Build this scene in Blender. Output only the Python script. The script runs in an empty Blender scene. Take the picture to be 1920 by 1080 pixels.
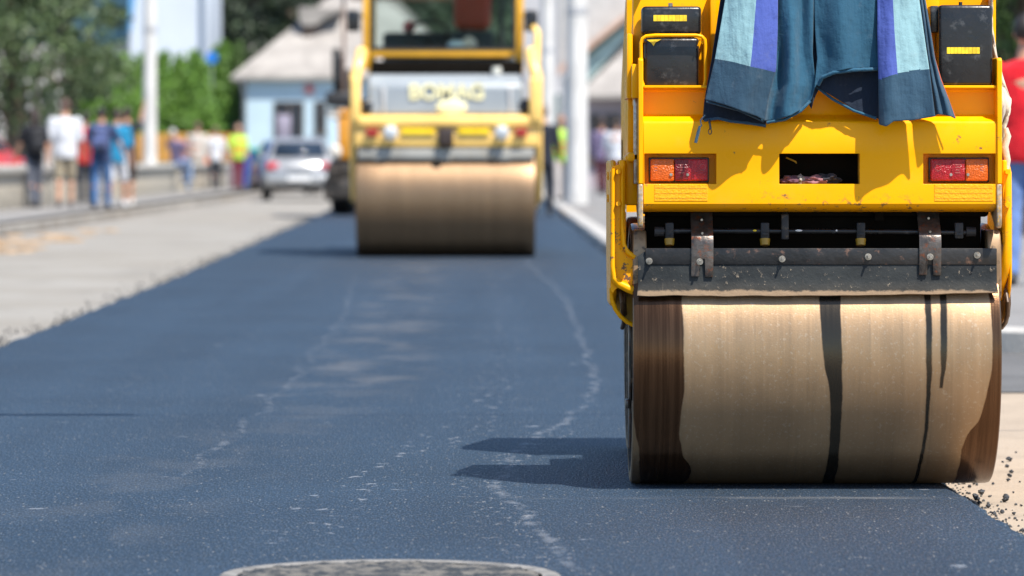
import bpy, bmesh, math, random
import numpy as np
from mathutils import Vector, Matrix, noise
C = bpy.context.scene.collection
R = math.radians
F = 8316.0; H = 0.87          # focal length in photo pixels, camera height in metres (road surface is z = 0)
def at(px, py, Y): return Vector(((px-960)*Y/F, Y, H-(py-300)*Y/F))
def X(px, Y): return (px-960)*Y/F
def Z(py, Y): return H-(py-300)*Y/F
def lerp(a, b, t): return a+(b-a)*t
def interp(pts, v): return float(np.interp(v, [p[0] for p in pts], [p[1] for p in pts]))

# ------------------------------------------------------------------ materials
def nt(name):
    m = bpy.data.materials.new(name); m.use_nodes = True
    t = m.node_tree; b = t.nodes['Principled BSDF']
    return m, t, b
def node(t, typ, **kw):
    n = t.nodes.new(typ)
    for k, v in kw.items(): setattr(n, k, v)
    return n
def math_(t, op, a, b=None, c=None):
    n = t.nodes.new('ShaderNodeMath'); n.operation = op
    for i, v in enumerate((a, b, c)):
        if v is None: continue
        if isinstance(v, (int, float)): n.inputs[i].default_value = v
        else: t.links.new(v, n.inputs[i])
    return n.outputs[0]
def mixc(t, f, a, b):
    n = t.nodes.new('ShaderNodeMix'); n.data_type = 'RGBA'
    for s, v in ((n.inputs[0], f), (n.inputs[6], a), (n.inputs[7], b)):
        if isinstance(v, (int, float)): s.default_value = v
        elif isinstance(v, tuple): s.default_value = v if len(v) == 4 else v+(1,)
        else: t.links.new(v, s)
    return n.outputs[2]
def noise_(t, scale, detail=3, vec=None, rough=0.55, stretch=None, kind='Object'):
    tc = node(t, 'ShaderNodeTexCoord'); mp = node(t, 'ShaderNodeMapping')
    t.links.new(tc.outputs[kind] if vec is None else vec, mp.inputs[0])
    if stretch: mp.inputs['Scale'].default_value = stretch
    n = node(t, 'ShaderNodeTexNoise'); n.inputs['Scale'].default_value = scale
    n.inputs['Detail'].default_value = detail; n.inputs['Roughness'].default_value = rough
    t.links.new(mp.outputs[0], n.inputs['Vector']); return n.outputs[0]
def smooth(t, v, lo, hi, a=0.0, b=1.0):
    n = node(t, 'ShaderNodeMapRange', interpolation_type='SMOOTHSTEP')
    t.links.new(v, n.inputs[0])
    for i, q in enumerate((lo, hi, a, b)): n.inputs[i+1].default_value = q
    return n.outputs[0]
def bump(t, b, h, strength=0.3, dist=0.01):
    n = node(t, 'ShaderNodeBump'); n.inputs['Strength'].default_value = strength; n.inputs['Distance'].default_value = dist
    t.links.new(h, n.inputs['Height']); t.links.new(n.outputs[0], b.inputs['Normal'])
MC = {}
def mat(name, col, rough=0.5, metal=0.0, var=0.12, scale=3.0, bmp=0.0, bscale=40, dirt=None, dirt_amt=0.0, coat=0.0, spec=0.5):
    if name in MC: return MC[name]
    m, t, b = nt(name)
    nz = noise_(t, scale, 4)
    c0 = tuple(max(0, c*(1-var)) for c in col); c1 = tuple(min(1, c*(1+var)) for c in col)
    out = mixc(t, smooth(t, nz, .3, .7), c0, c1)
    if dirt:
        d = noise_(t, scale*3.1, 6, rough=.7)
        out = mixc(t, smooth(t, d, .62-dirt_amt*.25, .72-dirt_amt*.1), out, dirt)
    t.links.new(out, b.inputs['Base Color'])
    b.inputs['Metallic'].default_value = metal
    rn = noise_(t, scale*4, 3); t.links.new(smooth(t, rn, .3, .7, max(0, rough-.07), min(1, rough+.07)), b.inputs['Roughness'])
    b.inputs['Coat Weight'].default_value = coat; b.inputs['Specular IOR Level'].default_value = spec
    if bmp: bump(t, b, noise_(t, bscale, 3), bmp, .01)
    MC[name] = m; return m
YEL = (.93, .47, .004)
def paint_yellow():
    m, t, b = nt('machine_yellow')
    n1 = noise_(t, 2.2, 4); base = mixc(t, smooth(t, n1, .3, .7), (.95, .385, .0, 1), (.97, .42, .0, 1))
    ch = noise_(t, 38, 6, rough=.75); g = noise_(t, 5.0, 5, rough=.7)
    ge = node(t, 'ShaderNodeTexCoord'); sp = node(t, 'ShaderNodeSeparateXYZ'); t.links.new(ge.outputs['Object'], sp.inputs[0])
    low = smooth(t, sp.outputs[2], .79, .74)
    worn = math_(t, 'MULTIPLY', smooth(t, ch, .60, .66), smooth(t, g, .52, .62))
    worn = math_(t, 'MAXIMUM', worn, math_(t, 'MULTIPLY', smooth(t, ch, .55, .6), math_(t, 'MULTIPLY', low, smooth(t, g, .44, .56))))
    out = mixc(t, worn, base, (.16, .09, .05, 1))
    dust = math_(t, 'MULTIPLY', smooth(t, noise_(t, 9, 6, rough=.7), .5, .75), .10)
    out = mixc(t, dust, out, (.62, .40, .10, 1))
    t.links.new(out, b.inputs['Base Color'])
    t.links.new(smooth(t, noise_(t, 12, 4), .3, .7, .24, .4), b.inputs['Roughness'])
    b.inputs['Specular IOR Level'].default_value = .16
    bump(t, b, noise_(t, 14, 3), .06, .01); return m
M = {}
M['yel'] = paint_yellow()
M['yel2'] = mat('sun_paled_yellow', (.95, .60, .17), .3, var=.08, coat=.3, dirt=(.5, .4, .25), dirt_amt=.1)  # paler base colour stands in for overexposed sunlight on the far machine
M['worn'] = mat('worn_edge_metal', (.45, .36, .27), .45, .3, var=.4, scale=60, dirt=(.75, .4, .02), dirt_amt=.55)
M['blk'] = mat('black_plastic', (.012, .012, .013), .32, var=.3, scale=8, dirt=(.06, .06, .06), dirt_amt=.35, bmp=.1)
M['blkrub'] = mat('black_rubber', (.018, .018, .02), .6, var=.3, scale=15, dirt=(.11, .08, .05), dirt_amt=.25, bmp=.2)
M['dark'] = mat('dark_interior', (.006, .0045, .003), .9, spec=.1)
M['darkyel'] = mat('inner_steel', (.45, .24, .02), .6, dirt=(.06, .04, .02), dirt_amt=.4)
M['rust'] = mat('rusty_steel', (.10, .085, .075), .38, .6, var=.5, scale=18, dirt=(.22, .07, .03), dirt_amt=.42, bmp=.15, bscale=120)
M['steel'] = mat('bolt_steel', (.42, .38, .33), .35, .85, var=.3, scale=80, dirt=(.25, .16, .1), dirt_amt=.4)
M['tape'] = mat('reflective_tape', (.90, .60, .02), .35, var=.2, scale=60)
M['tapebump'] = mat('reflective_strip', (.93, .39, .0), .25, var=.05, scale=90, bmp=.25, bscale=160)
M['glass_red'] = mat('red_lens', (.36, .008, .014), .2, var=.2, scale=60, bmp=.5, bscale=220)
M['glass_dkred'] = mat('dark_red_lens', (.17, .004, .010), .22, var=.2, scale=60, bmp=.5, bscale=220)
M['glass_amb'] = mat('amber_lens', (.62, .11, .004), .2, var=.12, scale=60, bmp=.5, bscale=220)
M['lensmark'] = mat('lens_mark', (.42, .16, .13), .5)
M['chrome'] = mat('lamp_glass', (.75, .77, .8), .12, .6)
M['kerb'] = mat('kerb_concrete', (.42, .40, .37), .85, var=.2, scale=2, dirt=(.22, .2, .18), dirt_amt=.4, bmp=.3)
def cloth(name, col, rough=.85, var=.1):
    if name in MC: return MC[name]
    m, t, b = nt(name)
    nz = noise_(t, 5, 4); c0 = tuple(c*(1-var) for c in col); c1 = tuple(min(1, c*(1+var)) for c in col)
    o = mixc(t, smooth(t, nz, .3, .7), c0, c1)
    o = mixc(t, math_(t, 'MULTIPLY', smooth(t, noise_(t, 16, 6, rough=.75), .56, .72), .35), o, tuple(c*.5+.10 for c in col))
    o = mixc(t, math_(t, 'MULTIPLY', smooth(t, noise_(t, 900, 1), .45, .6), .25), o, tuple(c*.6 for c in col))
    t.links.new(o, b.inputs['Base Color']); b.inputs['Roughness'].default_value = rough
    b.inputs['Sheen Weight'].default_value = .12; b.inputs['Specular IOR Level'].default_value = .25
    h = math_(t, 'ADD', noise_(t, 22, 4), math_(t, 'MULTIPLY', noise_(t, 500, 1), .15)); bump(t, b, math_(t, 'ADD', h, math_(t, 'MULTIPLY', noise_(t, 7, 3, stretch=(3.2, 1.5, .8)), 2.2)), .6, .008)
    MC[name] = m; return m
SKIN = mat('skin', (.52, .27, .17), .5, var=.06)

# ------------------------------------------------------------------ mesh helpers
def newbm(): return bmesh.new()
def link(name, bm, m, parent=None, ang=35, bevel=0, solid=0, off=-1):
    me = bpy.data.meshes.new(name); bmesh.ops.recalc_face_normals(bm, faces=bm.faces) if not solid else None
    bm.to_mesh(me); bm.free()
    for p in me.polygons: p.use_smooth = True
    me.set_sharp_from_angle(angle=R(ang))
    for x in (m if isinstance(m, (list, tuple)) else [m]): me.materials.append(x)
    o = bpy.data.objects.new(name, me); C.objects.link(o)
    if parent:
        o.parent = parent
        o.matrix_parent_inverse = world(parent).inverted()
    if solid:
        s = o.modifiers.new('thickness', 'SOLIDIFY'); s.thickness = solid; s.offset = off
    if bevel:
        b = o.modifiers.new('bevel', 'BEVEL'); b.width = bevel; b.segments = 2; b.limit_method = 'ANGLE'; b.angle_limit = R(40)
    return o
def world(o):
    mtx = Matrix.LocRotScale(o.location, o.rotation_euler, o.scale)
    return world(o.parent) @ o.matrix_parent_inverse @ mtx if o.parent else mtx
def tag(o, label=None, cat=None, group=None, kind=None):
    if label: o['label'] = label
    if cat: o['category'] = cat
    if group: o['group'] = group
    if kind: o['kind'] = kind
    return o
def thing(name, label, cat, loc=(0, 0, 0), rz=0, group=None, scale=1):
    o = bpy.data.objects.new(name, None); C.objects.link(o); o.empty_display_size = .2
    o.location = loc; o.rotation_euler = (0, 0, rz); o.scale = (scale,)*3
    return tag(o, label, cat, group)
def box(bm, x0, x1, y0, y1, z0, z1, bev=0, seg=2, mtx=None):
    r = bmesh.ops.create_cube(bm, size=1)
    vs = r['verts']
    for v in vs:
        v.co = Vector((lerp(x0, x1, v.co.x+.5), lerp(y0, y1, v.co.y+.5), lerp(z0, z1, v.co.z+.5)))
    if bev:
        es = list({e for v in vs for e in v.link_edges})
        r = bmesh.ops.bevel(bm, geom=es, offset=bev, segments=seg, profile=.5, affect='EDGES')
        vs = [v for v in {v for f in r['faces'] for v in f.verts} | {v for v in vs if v.is_valid}]
    if mtx: bmesh.ops.transform(bm, matrix=mtx, verts=vs)
    return vs
def cone(bm, p0, p1, r0, r1=None, n=16, caps=True):
    p0 = Vector(p0); p1 = Vector(p1); r1 = r0 if r1 is None else r1
    d = p1-p0; q = Vector((0, 0, 1)).rotation_difference(d.normalized()).to_matrix().to_4x4()
    m = Matrix.Translation((p0+p1)/2) @ q
    return bmesh.ops.create_cone(bm, cap_ends=caps, segments=n, radius1=r0, radius2=r1, depth=d.length, matrix=m)['verts']
def ball(bm, p, r, sc=(1, 1, 1), n=12, rot=None):
    m = Matrix.Translation(Vector(p)) @ (rot or Matrix()) @ Matrix.Diagonal((*sc, 1))
    return bmesh.ops.create_uvsphere(bm, u_segments=n, v_segments=max(6, n*2//3), radius=r, matrix=m)['verts']
def tube(bm, pts, r, n=8, closed=False, caps=True):
    pts = [Vector(p) for p in pts]; rings = []; N = len(pts); prev = None
    for i, p in enumerate(pts):
        a = pts[(i-1) % N] if (closed or i > 0) else p; b = pts[(i+1) % N] if (closed or i < N-1) else p
        t = (b-a).normalized()
        if prev is None: u = t.orthogonal().normalized()
        else: u = (prev-t*prev.dot(t)).normalized()
        prev = u; w = t.cross(u); rr = r[i] if isinstance(r, (list, tuple)) else r
        rings.append([bm.verts.new(p+(u*math.cos(2*math.pi*k/n)+w*math.sin(2*math.pi*k/n))*rr) for k in range(n)])
    for i in range(N if closed else N-1):
        A = rings[i]; B = rings[(i+1) % N]
        for k in range(n): bm.faces.new((A[k], A[(k+1) % n], B[(k+1) % n], B[k]))
    if not closed and caps: bm.faces.new(rings[0][::-1]); bm.faces.new(rings[-1])
def lathe_x(bm, prof, cx, cy, cz, n=96):
    """prof: list of (x, r) turned about the X axis"""
    rings = []
    for x, r in prof:
        rings.append([bm.verts.new((cx+x, cy+r*math.cos(2*math.pi*k/n), cz+r*math.sin(2*math.pi*k/n))) for k in range(n)] if r > 1e-5 else [bm.verts.new((cx+x, cy, cz))])
    for A, B in zip(rings, rings[1:]):
        if len(A) == 1 and len(B) == 1: continue
        for k in range(n):
            j = (k+1) % n
            f = (A[0], B[k], B[j]) if len(A) == 1 else (A[k], A[j], B[0]) if len(B) == 1 else (A[k], A[j], B[j], B[k])
            bm.faces.new(f)
def prism_x(bm, poly, x0, x1):
    """poly in (y, z) extruded from x0 to x1"""
    a = [bm.verts.new((x0, y, z)) for y, z in poly]; b = [bm.verts.new((x1, y, z)) for y, z in poly]
    n = len(poly)
    bm.faces.new(a[::-1]); bm.faces.new(b)
    for i in range(n): bm.faces.new((a[i], a[(i+1) % n], b[(i+1) % n], b[i]))
def prism_y(bm, poly, y0, y1):
    """poly in (x, z) extruded in y"""
    a = [bm.verts.new((x, y0, z)) for x, z in poly]; b = [bm.verts.new((x, y1, z)) for x, z in poly]
    n = len(poly)
    bm.faces.new(a[::-1]); bm.faces.new(b)
    for i in range(n): bm.faces.new((a[i], a[(i+1) % n], b[(i+1) % n], b[i]))
def poly_sheet(name, pts, z, m, label=None, kind='structure'):
    bm = newbm(); bm.faces.new([bm.verts.new((x, y, z)) for x, y in pts]); bmesh.ops.triangulate(bm, faces=bm.faces)
    for f in bm.faces:
        if f.normal.z < 0: f.normal_flip()
    o = link(name, bm, m); o['kind'] = kind
    return o
def arcpts(cx, cz, r, a0, a1, n=6): return [(cx+r*math.cos(R(lerp(a0, a1, i/n))), cz+r*math.sin(R(lerp(a0, a1, i/n)))) for i in range(n+1)]

# ------------------------------------------------------------------ world, sun, camera
W = bpy.data.worlds.new('World'); bpy.context.scene.world = W; W.use_nodes = True
sk = W.node_tree.nodes.new('ShaderNodeTexSky'); sk.sky_type = 'NISHITA'; sk.sun_disc = False
SD = Vector((.36, -.445, 1)).normalized()
sk.sun_elevation = math.asin(SD.z); sk.sun_rotation = math.atan2(SD.x, SD.y); sk.dust_density = .6; sk.ozone_density = 1.5
hs = W.node_tree.nodes.new('ShaderNodeHueSaturation'); hs.inputs['Saturation'].default_value = 1.12; W.node_tree.links.new(sk.outputs[0], hs.inputs['Color']); W.node_tree.links.new(hs.outputs[0], W.node_tree.nodes['Background'].inputs[0]); W.node_tree.nodes['Background'].inputs[1].default_value = .12
sl = bpy.data.lights.new('sun', 'SUN'); sl.energy = 4.8; sl.angle = R(.53); sl.color = (1, .95, .87)
so = bpy.data.objects.new('sun', sl); C.objects.link(so); so.rotation_euler = SD.to_track_quat('Z', 'Y').to_euler()
cd = bpy.data.cameras.new('camera'); cam = bpy.data.objects.new('camera', cd); C.objects.link(cam)
cam.location = (0, 0, H); cam.rotation_euler = (R(90), 0, 0)
cd.sensor_width = 36; cd.lens = F/1920*36; cd.shift_y = -240/1920; cd.clip_end = 2000; cd.clip_start = .5
cd.dof.use_dof = True; cd.dof.focus_distance = 11.62; cd.dof.aperture_fstop = cd.lens/1000/.0315
bpy.context.scene.camera = cam
S = bpy.context.scene
S.view_settings.view_transform = 'Standard'; S.view_settings.look = 'None'; S.view_settings.gamma = 1; S.view_settings.exposure = .75
S.render.engine = 'CYCLES'; S.cycles.use_denoising = True; S.cycles.max_bounces = 6; S.cycles.transparent_max_bounces = 8

# ------------------------------------------------------------------ ground
def ground_mat(name, c, c2, fine=.15, bscale=60, rough=.9, streak=False):
    m, t, b = nt(name)
    o = mixc(t, smooth(t, noise_(t, .55, 6, rough=.65), .35, .65), c, c2)
    o = mixc(t, math_(t, 'MULTIPLY', smooth(t, noise_(t, 3.0, 6, rough=.7, stretch=(.4, .12, 1) if streak else None), .5, .7), .5), o, tuple(q*.72 for q in c2))
    o = mixc(t, math_(t, 'MULTIPLY', smooth(t, noise_(t, 120, 3), .4, .6), fine), o, tuple(q*.45 for q in c))
    t.links.new(o, b.inputs['Base Color']); b.inputs['Roughness'].default_value = rough; b.inputs['Specular IOR Level'].default_value = .3
    bump(t, b, noise_(t, bscale, 5, rough=.7), .5, .01); return m
G_dust = ground_mat('dusty_ground', (.26, .235, .205), (.19, .17, .145))
G_old = ground_mat('old_road_surface', (.29, .272, .242), (.25, .228, .195), streak=True)
G_conc = ground_mat('dusty_concrete', (.42, .335, .25), (.35, .28, .21), fine=.25)
G_grey = ground_mat('grey_pavement', (.27, .26, .25), (.20, .19, .18), fine=.4)
G_gut = ground_mat('old_dark_asphalt', (.17, .165, .16), (.12, .118, .115), fine=.5)
poly_sheet('ground', [(-500, -60), (500, -60), (500, 900), (-500, 900)], -.062, G_dust)
LE = [(4, -2.36), (20.8, -2.40), (33, -2.49), (60, -2.88), (69, -3.05), (200, -5.2)]
RE = [(4, 1.2), (10.26, 1.185), (12, 1.165), (40, .87), (76, .73), (200, .3)]
poly_sheet('old_road', [(-6.0, 3), (-2.0, 3), (-2.0, 60), (-2.5, 75), (-4.5, 210), (-7.0, 210), (-6.0, 100)], -.056, G_old)
poly_sheet('side_street', [(1.0, 3), (30, 3), (30, 17.6), (.95, 17.6)], -.056, G_conc)
poly_sheet('gutter', [(.95, 17.62), (30, 17.62), (30, 20.9), (.95, 27.4)], -.052, G_gut)

def asphalt_mat():
    m, t, b = nt('fresh_asphalt')
    tc = node(t, 'ShaderNodeTexCoord'); sp = node(t, 'ShaderNodeSeparateXYZ'); t.links.new(tc.outputs['Object'], sp.inputs[0])
    x, y = sp.outputs[0], sp.outputs[1]
    lane = smooth(t, noise_(t, 1.0, 4, stretch=(2.6, .07, 1)), .35, .65)
    o = mixc(t, math_(t, 'ADD', math_(t, 'MULTIPLY', smooth(t, noise_(t, .8, 5), .35, .65), .5), math_(t, 'MULTIPLY', lane, .5)), (.005, .020, .043, 1), (.013, .035, .067, 1))  # reflected sky blue put into the base colour, with seam and sheen bands
    grain = noise_(t, 215, 2, rough=.65, stretch=(1, .16, 1)); grain2 = noise_(t, 75, 2, stretch=(1, .2, 1))
    o = mixc(t, math_(t, 'MULTIPLY', smooth(t, grain, .57, .68), .62), o, (.16, .17, .18, 1))
    o = mixc(t, math_(t, 'MULTIPLY', smooth(t, grain2, .5, .36), .35), o, (.006, .010, .016, 1))
    o = mixc(t, math_(t, 'MULTIPLY', smooth(t, grain, .48, .38), .85), o, (.006, .014, .018, 1))
    spark = node(t, 'ShaderNodeTexVoronoi'); spark.inputs['Scale'].default_value = 110; smp = node(t, 'ShaderNodeMapping'); smp.inputs['Scale'].default_value = (1, .25, 1); t.links.new(tc.outputs['Object'], smp.inputs[0]); t.links.new(smp.outputs[0], spark.inputs['Vector'])
    sepc = node(t, 'ShaderNodeSeparateColor'); t.links.new(spark.outputs['Color'], sepc.inputs[0])
    o = mixc(t, math_(t, 'MULTIPLY', smooth(t, sepc.outputs[0], .93, .97), math_(t, 'MULTIPLY', smooth(t, spark.outputs['Distance'], .45, .15), .55)), o, (.30, .29, .27, 1))
    o = mixc(t, math_(t, 'MULTIPLY', smooth(t, noise_(t, 7, 5, rough=.8), .70, .76), .5), o, (.20, .11, .07, 1))
    Y0, Y1, X0, X1 = 8.0, 40.0, -1.5, .8
    def track(pts, w, seed, amt, dash=(.45, .62), col=(.30, .31, .33, 1), ns=9):
        nonlocal o
        fc = node(t, 'ShaderNodeFloatCurve'); c = fc.mapping.curves[0]
        P = [((p[0]-Y0)/(Y1-Y0), (p[1]-X0)/(X1-X0)) for p in pts]
        c.points[0].location = P[0]; c.points[1].location = P[-1]
        for q in P[1:-1]: c.points.new(*q)
        fc.mapping.update()
        t.links.new(math_(t, 'DIVIDE', math_(t, 'SUBTRACT', y, Y0), Y1-Y0), fc.inputs['Value'])
        g = math_(t, 'ADD', math_(t, 'MULTIPLY', fc.outputs[0], X1-X0), X0)
        wob = math_(t, 'MULTIPLY', math_(t, 'SUBTRACT', noise_(t, 2.2, 4, stretch=(1, .6, 1)), .5), .16)
        d = math_(t, 'ABSOLUTE', math_(t, 'SUBTRACT', math_(t, 'ADD', x, wob), g))
        inr = math_(t, 'MULTIPLY', smooth(t, y, pts[0][0]-.2, pts[0][0]+.3), smooth(t, y, pts[-1][0]+.4, pts[-1][0]-.4))
        mk = math_(t, 'MULTIPLY', smooth(t, d, w, w*.2), smooth(t, noise_(t, ns, 4, stretch=(2.2, 1, 1+seed)), dash[0], dash[1]))
        o = mixc(t, math_(t, 'MULTIPLY', math_(t, 'MULTIPLY', mk, inr), amt), o, col)
    track([(12.0, -.92), (15.7, -.87), (20.7, -.90), (24.1, -.93), (30.1, -1.09), (34, -1.2)], .024, 0, .20, (.46, .62))
    track([(9.4, .15), (10.6, .05), (12.06, -.03), (13.4, .03), (15.2, .22), (16.4, .30), (21.3, .335), (25.8, .342), (30.1, .29), (36, .17), (39, .1)], .026, 1, .27, (.44, .62))
    track([(9.5, .12), (10.6, -.02), (12.0, -.06), (13.2, .05), (14.6, .2)], .13, 2, .5, (.60, .68), (.34, .33, .32, 1), 16)
    track([(10, -.47), (11.6, -.42), (13, -.30), (15, -.12), (18, -.05), (22, -.07), (30, -.1), (36, -.2)], .16, 3, .55, (.60, .70), (.30, .31, .33, 1), 9)
    track([(9.0, -1.1), (12, -.96), (16, -.7), (22, -.62), (30, -.75), (38, -.8)], .42, 4, .05, (.47, .62), (.32, .28, .23, 1), 1.6)
    track([(17, -.62), (20, -.6), (24, -.62), (30, -.7), (37, -.75)], .34, 5, .13, (.48, .64), (.33, .29, .24, 1), 1.15)
    track([(11.2, .6), (11.35, .2), (11.5, -.5)][::1], .0001, 6, 0)
    # a faint scuffed line across the mat in front of the near drum
    ln = math_(t, 'MULTIPLY', smooth(t, math_(t, 'ABSOLUTE', math_(t, 'SUBTRACT', y, 11.42)), .06, .0), smooth(t, x, -.1, .1))
    o = mixc(t, math_(t, 'MULTIPLY', math_(t, 'MULTIPLY', ln, smooth(t, noise_(t, 6, 3, stretch=(.4, 1, 1)), .35, .6)), .28), o, (.33, .32, .3, 1))
    spots = smooth(t, noise_(t, 9, 3, rough=.5), .70, .75)
    o = mixc(t, math_(t, 'MULTIPLY', spots, .45), o, (.28, .30, .33, 1))
    t.links.new(o, b.inputs['Base Color'])
    t.links.new(smooth(t, grain, .35, .65, .75, .50), b.inputs['Roughness']); b.inputs['Specular IOR Level'].default_value = .55
    hgt = math_(t, 'ADD', grain, math_(t, 'MULTIPLY', spark.outputs['Distance'], -.5)); bump(t, b, hgt, .8, .007)
    return m
def make_asphalt():
    bm = newbm(); ys = list(np.arange(4, 16.5, .025))+list(np.arange(16.5, 60, .15))+list(np.arange(60, 201, 2))
    rng = random.Random(3); prev = None
    for y in ys:
        l = interp(LE, y); r = interp(RE, y)
        nr = .010*noise.noise((y*9, 1, 0))+.014*noise.noise((y*31, 5, 0))+rng.uniform(-.011, .011)
        nl = .05*noise.noise((y*2.3, 20, 0))+.03*noise.noise((y*8, 30, 0))+rng.uniform(-.01, .01)
        if y > 24: nr += .06*noise.noise((y*.9, 44, 0))
        row = [(l-.035+nl, y, -.056), (l-.012+nl, y, -.012), (l+.02+nl, y, 0), (l+.6, y, 0), (r-.4, y, 0), (r-.018+nr, y, 0), (r+.004+nr, y, -.010), (r+.012+nr*1.4+rng.uniform(-.006, .006), y, -.034), (r+.03+nr*1.2, y, -.056)]
        row = [bm.verts.new(p) for p in row]
        if prev:
            for i in range(len(row)-1): bm.faces.new((prev[i], prev[i+1], row[i+1], row[i]))
        prev = row
    o = link('fresh_asphalt', bm, asphalt_mat(), ang=60); o['kind'] = 'structure'
make_asphalt()
def sweep_kerb(name, path, w, z0, z1, m, kind='structure'):
    bm = newbm(); prev = None
    for i, p in enumerate(path):
        a = Vector(path[max(0, i-1)]); b = Vector(path[min(len(path)-1, i+1)]); t = (b-a).normalized(); n = Vector((t.y, -t.x)); p = Vector(p)
        j = .012*noise.noise((p.x*3, p.y*3, 0))
        pr = [(0, z0), (j, z1-.015), (.02+j, z1), (w-.02, z1), (w, z1-.015), (w, z0)]
        row = [bm.verts.new((p.x+n.x*q, p.y+n.y*q, z)) for q, z in pr]
        if prev:
            for k in range(5): bm.faces.new((prev[k], row[k], row[k+1], prev[k+1]))
        prev = row
    o = link(name, bm, m, ang=50); o['kind'] = kind; return o
kp = [(.42, 190), (.62, 110), (.80, 76), (.90, 50), (.95, 38), (1.02, 31), (1.15, 27), (1.35, 24.5), (1.65, 22.7), (2.0, 21.6), (2.5, 21.1), (3.5, 20.9), (8, 20.9), (30, 20.9)]
kpd = []
for a, b in zip(kp, kp[1:]):
    n = max(1, min(24, int(math.dist(a, b)/.6)))
    kpd += [(lerp(a[0], b[0], i/n), lerp(a[1], b[1], i/n)) for i in range(n)]
kpd = [(-x, y) for x, y in kpd]   # mirrored helper: sweep to the right-hand side
def mirror_kerb():
    bm = newbm(); prev = None; path = [(-x, y) for x, y in kpd]
    for i, p in enumerate(path):
        a = Vector(path[max(0, i-1)]); b = Vector(path[min(len(path)-1, i+1)]); t = (b-a).normalized(); n = Vector((-t.y, t.x)); p = Vector(p)
        j = .02*noise.noise((p.x*2, p.y*2, 0)); w = .2
        row = [bm.verts.new((p.x+n.x*q, p.y+n.y*q, z)) for q, z in [(0, -.06), (j, .045), (.025+j, .065), (w-.02, .065), (w, .05), (w, -.06)]]
        if prev:
            for k in range(5): bm.faces.new((prev[k], prev[k+1], row[k+1], row[k]))
        prev = row
    o = link('kerb', bm, M['kerb'], ang=50); o['kind'] = 'structure'
mirror_kerb()
poly_sheet('pavement', [(x+.19 if y > 24 else x+.12, y+(0 if y > 24 else .17)) for x, y in kp]+[(30, 190)], .05, G_grey)
sweep_kerb('kerb', [(-6.0-(.01*i), 3+i*2.0) for i in range(100)][::-1], .18, -.06, .05, mat('dusty_kerb', (.29, .265, .23), .9, var=.25, scale=.8, dirt=(.2, .15, .1), dirt_amt=.5))
poly_sheet('sidewalk', [(-60, 3), (-6.15, 3), (-8.1, 201), (-60, 201)], .052, ground_mat('sidewalk_concrete', (.26, .25, .235), (.21, .20, .19)))

# loose crumbs of asphalt beside the right edge, stones left of the mat
def crumb_bm(seed, s):
    bm = newbm(); bmesh.ops.create_icosphere(bm, subdivisions=2, radius=s)
    for v in bm.verts:
        k = 1+.45*noise.noise(v.co/s*1.1+Vector((seed*7, 0, 0)))+.25*noise.noise(v.co/s*2.7+Vector((0, seed*3, 0)))
        v.co *= k; v.co.z *= .75
    return bm
M['crumb'] = mat('asphalt_crumb', (.03, .032, .036), .55, var=.5, scale=80, bmp=.6, bscale=200)
def crumbs():
    spots = [(1806, 908, 1.4), (1818, 915, .9), (1826, 909, .8), (1893, 866, 1.5), (1888, 877, 1.0), (1896, 888, 1.1), (1893, 895, 1.0), (1890, 903, .9), (1862, 909, .7), (1832, 940, 1.3), (1829, 936, 1.4),
             (1840, 928, 1.5), (1836, 946, 1.0), (1886, 937, 1.5), (1885, 942, 1.3), (1853, 953, 1.1), (1864, 966, 1.0), (1879, 963, 1.0), (1901, 966, .8), (1918, 999, 1.0), (1777, 902, .9), (1770, 905, .8), (1900, 925, .5), (1870, 950, .5), (1912, 905, .5),
             (1905, 850, .6), (1880, 868, .6), (1915, 950, .6), (1845, 922, .5), (1858, 931, .4)]
    meshes = []
    for k in range(4):
        o = link('asphalt_crumb', crumb_bm(k+1, .0066), M['crumb'], ang=40)
        meshes.append(o)
    rng = random.Random(5)
    for i, (px, py, s) in enumerate(spots):
        Y = (H+.056)*F/(py-300); src = meshes[i % 4]; o = src if i < 4 else src.copy()
        if i >= 4: C.objects.link(o)
        o.location = (X(px, Y), Y, -.056+.006*s); o.scale = (s, s, s); o.rotation_euler = (0, 0, rng.uniform(0, 6))
        tag(o, 'loose black crumb of asphalt on the pale concrete beside the mat edge', 'asphalt crumb', 'loose asphalt crumbs by the right edge')
crumbs()
def scatter_stones():
    rng = random.Random(8); bm = newbm()
    for i in range(1500):
        y = rng.uniform(18, 70); x = interp(LE, y)-.03-abs(rng.gauss(0, .12)); s = rng.uniform(.003, .010)
        r = bmesh.ops.create_icosphere(bm, subdivisions=1, radius=s, matrix=Matrix.Translation((x, y, -.052+s*.4)))
        for v in r['verts']: v.co += Vector((rng.uniform(-1, 1), rng.uniform(-1, 1), rng.uniform(-1, 1)))*s*.25
    for i in range(1500):
        y = rng.uniform(9.5, 16); x = interp(RE, y)+.02+abs(rng.gauss(0, .055)); s = rng.uniform(.0015, .0048)
        bmesh.ops.create_icosphere(bm, subdivisions=1, radius=s, matrix=Matrix.Translation((x, y, -.056+s*.5)))
    o = link('loose_grit', bm, mat('grit', (.07, .068, .065), .8, var=.6, scale=30), ang=30); tag(o, 'dark grit scattered along the edges of the fresh asphalt', 'grit', kind='stuff')
scatter_stones()
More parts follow.
